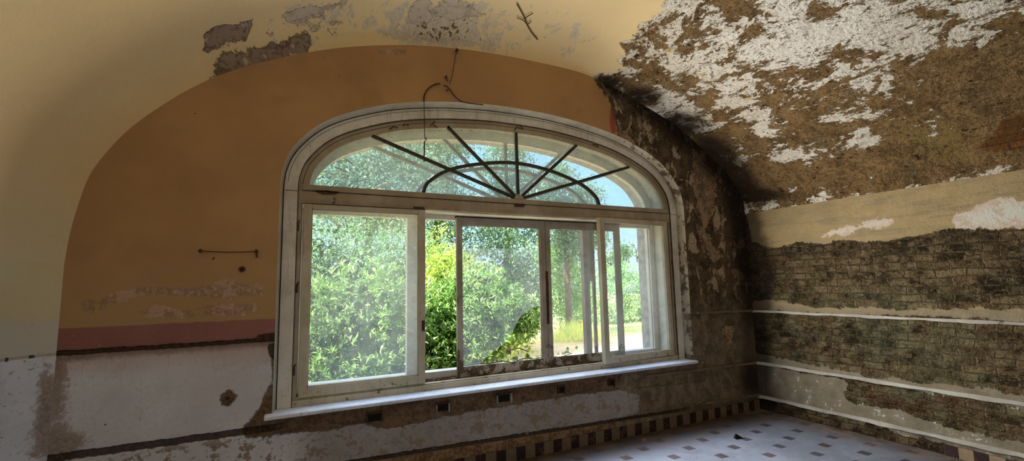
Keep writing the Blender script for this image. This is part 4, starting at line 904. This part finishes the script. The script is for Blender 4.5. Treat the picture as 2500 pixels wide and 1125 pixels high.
# grass, post and ground
gc = plant('tall_grass_clump', 11.4, 16.8, 'clump of tall yellow grass at the edge of the lawn', 'grass')
n_ = 2200; bx = np.stack([RNG.normal(11.6,.75,n_), RNG.normal(17.2,.5,n_), np.full(n_, GZ)], 1); hgt = RNG.uniform(.25,1.15,n_)*np.exp(-((bx[:,0]-11.7)/1.3)**2)
P, q = leaf_geo(bx, RNG.normal(size=(n_,3))*[.42,.42,0]+[0,0,1], hgt, .022, .03); o = fast_mesh('blades', P, q, LF_GRASS, gc)
q = onY(1417,800,17.5); o = MB().box(q[0]-.07,q[0]+.07,17.45,17.59,GZ,q[2]+.25).add([(q[0]-.07,17.45,q[2]+.25),(q[0]+.07,17.45,q[2]+.25),(q[0]+.07,17.59,q[2]+.25),(q[0]-.07,17.59,q[2]+.25),(q[0],17.52,q[2]+.32)],[(0,1,4),(1,2,4),(2,3,4),(3,0,4)]).build('wooden_post', mat_plain('reddish_post', RGB(150,84,60), RGB(120,66,48), .8), None); tag(o, 'short reddish wooden post at the edge of the tall grass', 'post')
def mat_ground():
    g = G('dry_lawn'); p, x, y, z = g.pos()
    nb, nm, nf = g.noise(.35, 4)-.5, g.noise(1.6, 6, .65, 0., g.vec(x*.45, y, z))-.5, g.noise(14, 4, .6)-.5
    col = g.mix(g.ss(-.15, .15, nm+nf*.5), RGB(214,178,136), RGB(232,206,168))
    gr = g.ss(16.5, 19.5, y+nb*5); col = g.mix(gr*.85, col, g.mix(g.ss(-.12, .12, nm+nf), RGB(150,172,84), RGB(206,208,128)))
    col = g.mix(g.ss(.04, .14, nm)*.5*g.ss(19, 15, y), col, RGB(150,128,98))
    return g.bsdf(col, .95, g.bump(nf+nm, .03), .1)
MB().box(-25, 60, 4.58, 90, GZ-.2, GZ).build('ground', mat_ground(), None, label='dry sandy lawn outside the window', kind='structure')
tf_ = empty('lawn_grass', (12, 15, GZ)); n_ = 5000
bx = np.stack([RNG.uniform(4,24,n_), RNG.uniform(11,24,n_), np.full(n_, GZ)], 1); bx = bx[RNG.uniform(size=n_) < np.clip((bx[:,1]-11)/9, .05, 1)]
P, q = leaf_geo(bx, RNG.normal(size=(len(bx),3))*[.5,.5,0]+[0,0,1], RNG.uniform(.06,.16,len(bx)), .02, .02)
bpy.data.objects.remove(tf_); o = fast_mesh('lawn_grass', P, q, LF_GRASS); tag(o, 'short dry grass scattered over the lawn', 'grass', kind='stuff')

# ------------------------------------------------------------------ light
def area(name, loc, rot, sx, sy, power, col):
    l = bpy.data.lights.new(name, 'AREA'); l.shape = 'RECTANGLE'; l.size, l.size_y = sx, sy; l.energy = power; l.color = col
    o = bpy.data.objects.new(name, l); C.objects.link(o); o.location = loc; o.rotation_euler = rot; return o
sun = bpy.data.lights.new('sun', 'SUN'); sun.energy = 18; sun.angle = .01; sun.color = (1,.95,.85)
so = bpy.data.objects.new('sun', sun); C.objects.link(so); so.rotation_euler = Vector((.72,.16,-.70)).to_track_quat('-Z','Y').to_euler()
R90 = math.pi/2
for z in (1.0, 1.5, 2.0): area('window_fill_low', (XC, 3.965, z), (-R90+math.radians(24), 0, 0), 3.7, .28, 9, (.36,.62,1.))  # added lamp slats, here and below, boosting the window's daylight
for z in (.95, 1.3, 1.65, 2.0): area('window_fill_high', (XC+.6, 3.965, z), (-R90-math.radians(9), 0, 0), 3.0, .26, 32, (1.,.95,.86))
area('room_fill', (.3, -2.5, 1.9), (R90, 0, math.radians(-28)), 3.6, 2.6, 28, (1.,.95,.90))  # unseen fill lamp added behind the camera
w = bpy.data.worlds.new('sky'); SC.world = w; w.use_nodes = True; nt = w.node_tree; nt.nodes.clear()
ow, bg = nt.nodes.new('ShaderNodeOutputWorld'), nt.nodes.new('ShaderNodeBackground'); tc = nt.nodes.new('ShaderNodeTexCoord'); sp_ = nt.nodes.new('ShaderNodeSeparateXYZ'); rp = nt.nodes.new('ShaderNodeValToRGB')
nt.links.new(tc.outputs['Generated'], sp_.inputs[0]); nt.links.new(sp_.outputs[2], rp.inputs[0]); nt.links.new(rp.outputs[0], bg.inputs[0]); nt.links.new(bg.outputs[0], ow.inputs[0])
e = rp.color_ramp.elements; e[0].position = .0; e[0].color = (.90,1.12,1.25,1); e[1].position = .36; e[1].color = (.44,.98,1.46,1)
for a, c in ((.14,(.60,1.08,1.42,1)), (.55,(2.3,2.7,3.1,1)), (1.,(3.2,3.5,3.9,1))): m_ = e.new(a); m_.color = c
bg.inputs[1].default_value = 1.0
SC.view_settings.view_transform = 'Standard'; SC.view_settings.look = 'None'; SC.view_settings.exposure = 0; SC.view_settings.gamma = 1
SC.cycles.use_denoising = True; SC.cycles.use_adaptive_sampling = True; SC.cycles.adaptive_threshold = .06; SC.cycles.max_bounces = 7; SC.cycles.diffuse_bounces = 4; SC.cycles.glossy_bounces = 2; SC.cycles.transparent_max_bounces = 12; SC.cycles.caustics_reflective = False; SC.cycles.caustics_refractive = False
SC.cycles.sample_clamp_indirect = 6
